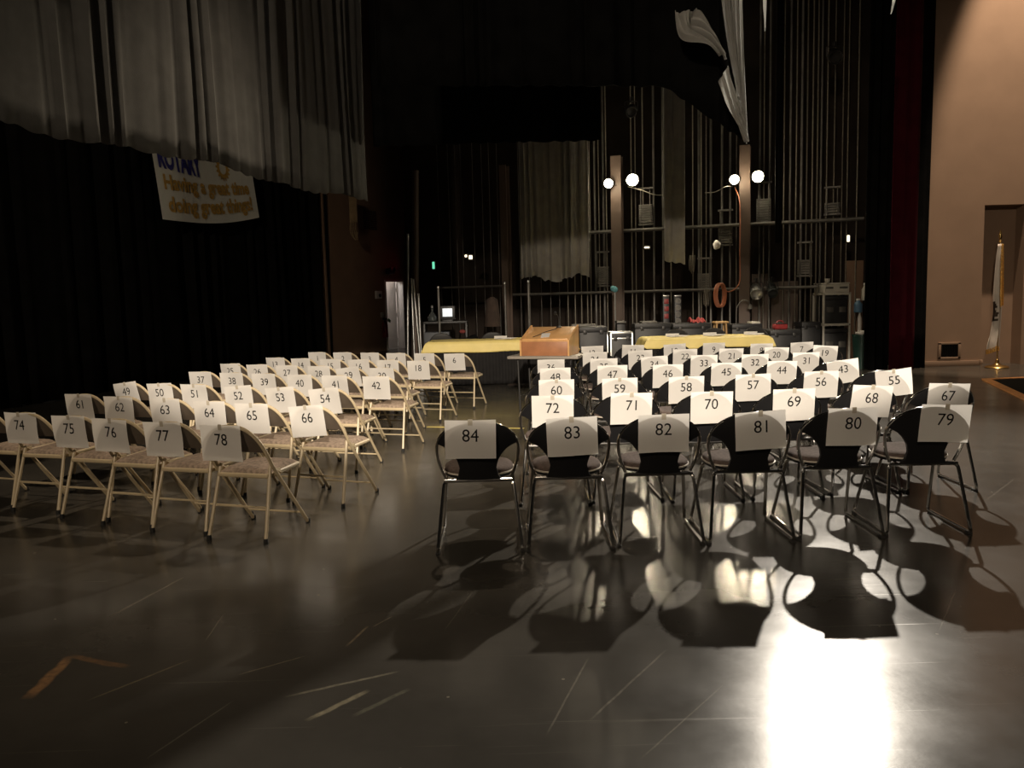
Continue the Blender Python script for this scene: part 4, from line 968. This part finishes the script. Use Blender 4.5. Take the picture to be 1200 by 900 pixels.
# speaker columns
for (px0, px1, y0, y1, m, n, lb, nm) in ((777, 784.5, 346, 372, 'red_paint', 3, 'narrow dark frame with red panels standing left of the drum column', 'signal_panel'), (790.5, 798.5, 346, 377, 'aluminium', 4, 'narrow black column with four pale round discs', 'lamp_column')):
    Y = 15.7; a = PY(px0, y0, Y); b = PY(px1, y1, Y); w = b.x - a.x; h = a.z
    t = thing(nm, lb, 'column', ((a.x + b.x) / 2, Y, 0))
    finish('body', box_bm((0, 0.06, h / 2), (w, 0.12, h), 0.01), M['black_case'], t)
    for k in range(n):
        zz = h - 0.06 - (k + 0.4) * (h - b.z) / n
        if n == 4: finish('disc', lathe_bm([(0.055, 0), (0.055, 0.012), (0.03, 0.012), (0.026, 0.004)], (0, 0.0, zz), 16, Matrix.Rotation(PI / 2, 3, 'X')), M['rig_metal'], t)
        else: finish('panel', box_bm((0, -0.004, zz), (w * 0.7, 0.012, 0.09), 0.004), M[m], t)
    finish('rim', box_bm((0, -0.004, h - 0.012), (w, 0.012, 0.018), 0.003), M['aluminium'], t)
# wooden stool
a = PY(838, 377, 14.9); b = PY(854.5, 377, 14.9); zt2 = a.z; w = (b.x - a.x)
t = thing('wooden_stool', 'tall light wood stool standing between the black cases', 'stool', ((a.x + b.x) / 2, 15.04, 0))
finish('seat', box_bm((0, 0, zt2 - 0.018), (w, w, 0.036), 0.01), M['wood_light'], t)
for sx in (-1, 1):
    for sy2 in (-1, 1): finish('leg', tube_bm([(sx * w * .33, sy2 * w * .33, zt2 - .036), (sx * w * .47, sy2 * w * .47, 0)], 0.018, 8), M['wood_light'], t)
for zz in (0.3, 0.5): finish('rung', tube_bm([(-w * .41, -w * .41, zz), (w * .41, -w * .41, zz)], 0.011, 6), M['wood_light'], t)
# red cloth and red tool bag
a = PY(819, 380, 14.82)
def cl(u, v): return Vector((a.x - 0.14 + 0.28 * u, a.y + 0.04 + 0.3 * v, zc + 0.012 + 0.05 * math.sin(PI * v) * (1.1 + .5 * math.sin(u * 9 + v * 3)) + .012 * math.sin(u * 23)))
bm = bmesh.new(); add_slab(bm, cl, (0, 0, 0.006), 20, 12); tag(finish('cloth', bm, M['red_cloth']), 'red cloth lying on the long black case left of the stool', 'cloth')
a = PY(916, 386.5, 14.55); bz = a.z
t = thing('tool_bag', 'red tool bag on the low black case right of the table', 'bag', (a.x, a.y + 0.1, bz))
bm = bmesh.new(); add_box(bm, (0, 0, 0.055), (0.24, 0.18, 0.10), None, 0.035, 3); finish('bag_body', bm, M['red_cloth'], t)
finish('handle', tube_bm(smooth_path([(-.07, 0, .10), (-.04, 0, .15), (.04, 0, .15), (.07, 0, .10)], 5), 0.010, 6), M['red_paint'], t)
finish('flap', box_bm((0, -0.01, 0.108), (0.2, 0.19, 0.012), 0.005), M['black_case'], t)
# bent desk lamp
a = PY(864, 381, 15.4)
t = thing('gooseneck_lamp', 'dark bent gooseneck lamp in front of the right lamp column', 'lamp', (a.x, a.y, 0))
z_ = PY(868, 356, 15.4).z
finish('gooseneck', tube_bm(smooth_path([(-.02, 0, .03), (-.02, 0, z_ - .2), (0.0, 0, z_ - .05), (.09, 0, z_ + .06), (.2, 0, z_ + .04), (.23, 0, z_ - .02)], 6), 0.011, 8), M['rig_metal'], t)
finish('lamp_head', lathe_bm([(0.012, 0.04), (0.03, 0.02), (0.045, -0.05)], (.235, 0, z_ - .05), 14), M['rig_metal'], t)
finish('base', lathe_bm([(0.11, 0), (0.11, 0.02), (0.02, 0.035)], (-.02, 0, 0), 18), M['dark_metal'], t)

# ------------------------------------------------------------------ storage rack and the bin beside it
Yk = 15.3; a = PY(964.5, 343, Yk); b = PY(997.5, 342, Yk); kw = b.x - a.x; kz = PY(980, 343, Yk).z; kd = 0.55
kx = (a.x + b.x) / 2; ky = Yk + kd / 2
t = thing('storage_rack', 'pale metal storage rack holding black and white crates', 'rack', (kx, ky, 0))
for sx in (-1, 1):
    for sy2 in (-1, 1): finish('post', box_bm((sx * (kw / 2 - .018), sy2 * (kd / 2 - .018), kz / 2), (0.036, 0.036, kz), 0.004), M['off_white'], t)
z1 = PY(980, 380.5, Yk).z
for zz in (0.12, z1, kz - 0.02): finish('shelf', box_bm((0, 0, zz), (kw, kd, 0.045), 0.006), M['off_white'], t)
def crate(zb, h, m, lb, nm, w=None):
    t = thing(nm, lb, 'crate', (kx, ky, zb)); w = w or kw - 0.09
    finish('tub', box_bm((0, 0, h * .43), (w, kd - 0.09, h * .86), 0.015), M[m], t)
    finish('lid', box_bm((0, 0, h * .93), (w + .02, kd - 0.07, h * .14), 0.012), M[m], t)
    for sx in (-1, 1): finish('handle', box_bm((sx * w * .27, -(kd - .09) / 2 - .012, h * .5), (w * .30, 0.022, h * .2), 0.008), M['rig_metal'], t)
crate(kz + 0.003, PY(980, 331.5, Yk).z - kz, 'off_white', 'white lidded crate on top of the storage rack', 'storage_crate', kw - 0.03)
crate(z1 + 0.0235, (kz - z1) * 0.86, 'black_case', 'black crate on the upper shelf of the storage rack', 'storage_crate')
crate(0.1435, (z1 - .12) * 0.86, 'black_case', 'black crate on the lower shelf of the storage rack', 'storage_crate')
q = PY(968, 327, Yk); t = thing('clamp_lamp', 'small pale clip lamp on the left corner of the storage rack', 'lamp', (a.x + .02, Yk, kz))
finish('stem', tube_bm(smooth_path([(0, -.03, 0), (.01, -.03, .10), (.04, -.03, .2)], 5), 0.01, 6), M['off_white'], t)
finish('lamp_head', lathe_bm([(0.02, -.03), (.04, 0), (.045, .05)], (.045, -.03, .21), 12), M['off_white'], t)
# green bin with odds and ends
q0 = PY(998, 392, 15.1); q1 = PY(1015, 392, 15.1); bw = q1.x - q0.x + 0.05; bx = (q0.x + q1.x) / 2; bz = q0.z
t = thing('waste_bin', 'dark green bin standing between the storage rack and the black drape', 'bin', (bx + 0.05, 15.1, 0))
finish('bin_body', lathe_bm([(bw * .40, 0), (bw * .52, bz - .03), (bw * .55, bz - .03), (bw * .55, bz), (bw * .48, bz), (bw * .46, bz - .06)], (0, 0, 0), 20), M['green_bin'], t)
bm = bmesh.new()
for k in range(9):
    bmesh.ops.create_icosphere(bm, subdivisions=2, radius=0.06, matrix=Matrix.Translation((0.10 * math.cos(k * 2.4) * (k / 9), 0.1 * math.sin(k * 2.4) * (k / 9), bz + .01 + .01 * (k % 3))) @ Matrix.Diagonal((1.3, 1, .7, 1)))
finish('bin_liner', bm, M['white_paint'], t)
for (px, py0, py1, r, m, lb) in ((1005.5, 388, 366, 0.035, 'white_paint', 'white plastic bottle standing in the green bin'), (1004, 366, 352, 0.075, 'blue_plastic', 'blue and white jug above the green bin'), (1012, 352, 334, 0.06, 'off_white', 'pale plastic canister at the top beside the storage rack')):
    z0 = PY(px, py0, 15.25).z; z2 = PY(px, py1, 15.25).z; x = PY(px, py0, 15.25).x; h = z2 - z0
    t = thing('plastic_bottle', lb, 'bottle', (x, 15.2, z0))
    finish('bottle_body', lathe_bm([(r * .9, 0), (r, .02), (r, h * .7), (r * .5, h * .88), (r * .45, h)], (0, 0, 0), 16), M[m], t)
    finish('bottle_cap', lathe_bm([(r * .5, h), (r * .5, h + .03), (r * .3, h + .035)], (0, 0, 0), 12), M['white_paint'], t)

# ------------------------------------------------------------------ things on the brown wall
def onD(px, py, out=0.02): return PL(px, py, D0, DD) - nD * out
angD = math.atan2(DD.y, DD.x)
p = onD(464, 310, 0.55)
t = thing('exit_sign', 'small glowing red exit sign above the white door', 'sign', p, 0.05)
finish('sign_box', box_bm((0, 0.05, 0), (0.17, 0.07, 0.24), 0.01), M['dark_metal'], t)
bm = bmesh.new(); add_box(bm, (0, 0.008, 0), (0.155, 0.02, 0.22), None, 0.004)
add_text(bm, 'EXIT', 0.062, lambda x, y: Vector((x, -0.0035, y)), 1, 0.002)
finish('lit_face', bm, [M['exit_glow'], M['exit_letter']], t)
finish('bracket', tube_bm([(0, 0.08, 0), (-0.1, 0.5, 0.02)], 0.015, 8), M['dark_metal'], t)
lamp('exit_sign_light', 'POINT', p + Vector((0, -0.12, 0)), 0.12, (1, 0.05, 0.08), size=0.05)
p = onD(455, 318, 0.08)
t = thing('emergency_lamp', 'black twin emergency lamp on the wall beside the exit sign', 'lamp', p, angD)
finish('lamp_box', box_bm((0, 0, 0), (0.30, 0.12, 0.16), 0.02), M['rubber'], t)
for s in (-1, 1): finish('lamp_head', lathe_bm([(0.03, -.05), (.06, 0), (.065, .04), (.05, .045)], (s * .12, -.09, .06), 14, Matrix.Rotation(PI / 2, 3, 'X')), M['dark_metal'], t)
p = onD(443, 345.5); t = thing('wall_box', 'square white alarm box on the brown wall left of the door', 'alarm box', p, angD)
finish('box_plate', box_bm((0, 0, 0), (0.30, 0.05, 0.22), 0.01), M['white_paint'], t)
finish('button', lathe_bm([(0.05, 0), (.05, .03), (.03, .036)], (0.02, -.02, -.02), 14, Matrix.Rotation(PI / 2, 3, 'X')), M['dark_metal'], t)
p = onD(447.5, 369); t = thing('light_switch', 'small pale switch plate below the alarm box', 'switch', p, angD)
finish('switch_plate', box_bm((0, 0, 0), (0.17, 0.03, 0.14), 0.006), M['off_white'], t)
finish('toggle', box_bm((0, -.02, 0), (0.03, 0.03, 0.04), 0.004), M['white_paint'], t)
p = onD(446.5, 384, 0.14); t = thing('fire_extinguisher', 'red fire extinguisher hanging on the wall left of the door', 'fire extinguisher', p, angD)
finish('cylinder_body', lathe_bm([(.07, -.28), (.085, -.26), (.085, .08), (.06, .15), (.025, .19), (.025, .22)], (0, 0, 0), 18), M['red_paint'], t)
finish('valve', box_bm((0, 0, .25), (.05, .12, .05), .01), M['dark_metal'], t)
finish('hose', tube_bm(smooth_path([(0, -.05, .25), (-.11, -.06, .18), (-.12, -.04, -.02), (-.09, -.03, -.12)], 6), .012, 8), M['rubber'], t)
finish('tag', box_bm((.06, -.11, .2), (.14, .012, .09), .003, Matrix.Rotation(.5, 3, 'Y')), mat('tag_green', (0.16, 0.34, 0.16), .6, noise=.1), t)
p = onD(433, 258); t = thing('wall_vent', 'dark square vent grille high on the brown wall', 'vent', p, angD)
a = onD(424, 246); b = onD(441.5, 271); vw = (Vector((b.x, b.y, 0)) - Vector((a.x, a.y, 0))).length; vh = a.z - b.z
finish('frame', box_bm((0, 0.02, 0), (vw, 0.03, vh), .005), M['brown_wall'], t)
bm = bmesh.new()
for k in range(12): add_box(bm, (0, 0, -vh * .44 + k * vh * .08), (vw * .9, .02, vh * .03), Matrix.Rotation(.6, 3, 'X'))
finish('louvre', bm, M['black_wall'], t, smooth=False)
# tan strap with rope at the end of the black curtain
p = PY(414, 250, 22.0); t = thing('tie_strap', 'tan strap with looped rope hanging at the end of the black curtain', 'strap', p)
w = 0.20; z0 = PY(414, 261, 22.0).z - p.z; z1 = PY(414, 228, 22.0).z - p.z
bm = bmesh.new(); add_slab(bm, lambda u, v: Vector(((u - .5) * w, .015 * math.sin(u * 5 + v * 3), z0 + (z1 - z0) * v)), (0, .012, 0), 4, 10); finish('strap', bm, mat('tan_canvas', (0.30, 0.21, 0.11), .85, noise=.15), t)
bm = bmesh.new()
for k in range(4): add_tube(bm, smooth_path([(-.07 + .04 * k, -.02, z0 + .05), (-.09 + .05 * k, -.05, z0 - .2), (-.02 + .04 * k, -.06, z0 - .38 - .05 * (k % 2)), (.06, -.04, z0 - .42), (.10 - .03 * k, -.03, z0 - .25)], 6), .014, 6)
finish('rope_loops', bm, mat('tan_rope', (0.34, 0.25, 0.14), .9, noise=.2), t)

# ------------------------------------------------------------------ right wall: vent, flag, floor pit
p = PY(1112, 411, YR); t = thing('wall_vent', 'square vent grille low on the tan wall', 'vent', (p.x, YR - 0.01, p.z))
finish('frame', (lambda bm: ([add_box(bm, (s * .18, 0, 0), (.05, .025, .30), None, .004) for s in (-1, 1)], [add_box(bm, (0, 0, s * .135), (.41, .025, .04), None, .004) for s in (-1, 1)], bm)[-1])(bmesh.new()), M['tan_wall'], t)
bm = bmesh.new(); add_box(bm, (0, .012, 0), (.33, .004, .25))
for k in range(14): add_box(bm, (-.155 + k * .024, 0, 0), (.006, .014, .24))
finish('grille', bm, M['dark_metal'], t, smooth=False)
p = PY(1149, 424.5, YR - .02); tag(finish('wall_plate', box_bm((p.x, YR - .03, p.z), (.05, .04, .09), .008), M['tan_wall']), 'small tan stop plate at the lower corner of the recess', 'plate')
fb = PZ(1168, 431)
t = thing('flag_stand', 'brass flag stand with pole in front of the tan wall recess', 'flag stand', (fb.x, fb.y, 0))
finish('base', lathe_bm([(.19, 0), (.195, .012), (.17, .035), (.07, .055), (.035, .09), (.03, .14), (.02, .15)], (0, 0, 0), 28), M['brass'], t)
ft = PY(1172, 284, fb.y); 
finish('pole', tube_bm([(0, 0, .1), (ft.x - fb.x, 0, ft.z)], .014, 10), M['brass'], t)
finish('finial', lathe_bm([(.02, 0), (.03, .02), (.012, .05), (.03, .09), (.022, .15), (.004, .22)], (ft.x - fb.x, 0, ft.z), 14), M['brass'], t)
# drooping flag: gathered cloth hanging from the pole
def fpx(px, py, dy=0.0): return PY(px, py, fb.y - 0.05 + dy)
rows = [(286, 1169.5, 1174.5), (300, 1167.5, 1174.5), (320, 1166, 1174.3), (345, 1164.5, 1174), (362, 1165, 1173.5), (378, 1163, 1173), (390, 1160.5, 1172.5), (400, 1157, 1172), (406, 1156, 1171.5)]
def flag(u, v):
    y = 286 + 120 * (1 - v)
    for (ya, la, ra), (yb, lb_, rb) in zip(rows, rows[1:]):
        if ya <= y <= yb + 1e-6:
            k = (y - ya) / (yb - ya); l = la + (lb_ - la) * k; r = ra + (rb - ra) * k; break
    x = l + (r - l) * u; yy = y + 6 * (1 - v) * (1 - u) * 0.9 + (1.5 * math.sin(u * 8) if v < .05 else 0)
    p = fpx(x, yy); p.y += 0.05 * math.sin(u * 9 + 0.6 * math.sin(3 * v)) * (0.5 + (1 - v)); return p
t = thing('flag', 'white flag with gold fringe drooping from the brass stand', 'flag', (fb.x, fb.y, 0))
rel = Vector((fb.x, fb.y, 0))
bm = bmesh.new(); add_grid(bm, lambda u, v: flag(u, v) - rel, 24, 48)
bm.faces.ensure_lookup_table()
for i, f in enumerate(bm.faces):
    u = (i % 24) / 24; v = (i // 24) / 48
    if 0.25 < v < 0.45 and u < 0.22 + 0.5 * math.sin(v * 43) ** 2 * (0.45 - v) * 3: f.material_index = 1
    if 0.08 < v < 0.14 and u < 0.25: f.material_index = 0
o = finish('flag_cloth', bm, [M['flag_cloth'], M['flag_print']], t); o.modifiers.new('t', 'SOLIDIFY').thickness = .003
def fr(u0, u1, v0, v1, n): 
    bm = bmesh.new(); add_slab(bm, lambda u, v: flag(u0 + (u1 - u0) * u, v0 + (v1 - v0) * v) - rel + Vector((.004 * math.sin(v * 90), -.05 + .006 * math.sin(u * 40), 0)), (0, .018, 0), 8, 40)
    return finish('gold_fringe', bm, M['gold_fringe'], t)
fr(.42, 1.0, 0.40, 1.0, 1)
def fr2(u, v):
    p = flag(u, 0.0) - rel; return p + Vector((.005 * math.sin(u * 90), -.008, .03 - .085 * (1 - v)))
bm = bmesh.new(); add_slab(bm, fr2, (0, .016, 0), 30, 3); finish('gold_fringe', bm, M['gold_fringe'], t)
# sunken black mat with orange wooden edge
A0 = PZ(1150, 445); A1 = PZ(1199, 443.0); A2 = PZ(1199, 469)
ex = (A1 - A0).normalized(); ey = (A2 - A0).normalized()
A1 = A0 + ex * 4.5; A2 = A0 + ey * 5.5
t = thing('floor_mat', 'black floor panel edged with orange wood in front of the flag', 'floor panel', (A0.x, A0.y, 0))
Z_ = Vector((0, 0, 1)); rel = Vector((A0.x, A0.y, 0))
def quad(bm, pts, z0, z1):
    lo_ = [bm.verts.new(p - rel + Z_ * z0) for p in pts]; hi_ = [bm.verts.new(p - rel + Z_ * z1) for p in pts]
    bm.faces.new(lo_[::-1]); bm.faces.new(hi_)
    for k in range(4): bm.faces.new((lo_[k], lo_[(k + 1) % 4], hi_[(k + 1) % 4], hi_[k]))
bm = bmesh.new(); quad(bm, [A0 + ex * .1 + ey * .12, A1 + ey * .12, A1 + A2 - A0, A2 + ex * .1], 0.002, 0.012); finish('panel', bm, M['mat_black'], t, smooth=False)
bm = bmesh.new(); quad(bm, [A0, A1, A1 + ey * .13, A0 + ey * .13 + ex * .1], 0.0, 0.02); finish('edge_strip', bm, M['orange_wood'], t, smooth=False)
bm = bmesh.new(); quad(bm, [A0, A0 + ex * .13, A2 + ex * .13, A2], 0.0, 0.0205); finish('edge_strip', bm, M['orange_wood'], t, smooth=False)
# yellow tape on the floor between the blocks
a = PZ(500.5, 500.3); b = PZ(614, 502); d = (b - a); n_ = Vector((-d.y, d.x, 0)).normalized() * 0.024
bm = bmesh.new(); q = [bm.verts.new(p + Z_ * z) for z in (0.0005, 0.002) for p in (a - n_, b - n_, b + n_, a + n_)]
bm.faces.new(q[:4][::-1]); bm.faces.new(q[4:])
for k in range(4): bm.faces.new((q[k], q[(k + 1) % 4], q[4 + (k + 1) % 4], q[4 + k]))
tag(finish('floor_tape', bm, M['yellow_tape'], smooth=False), 'strip of yellow tape on the floor behind the chair with sheet 84', 'tape')
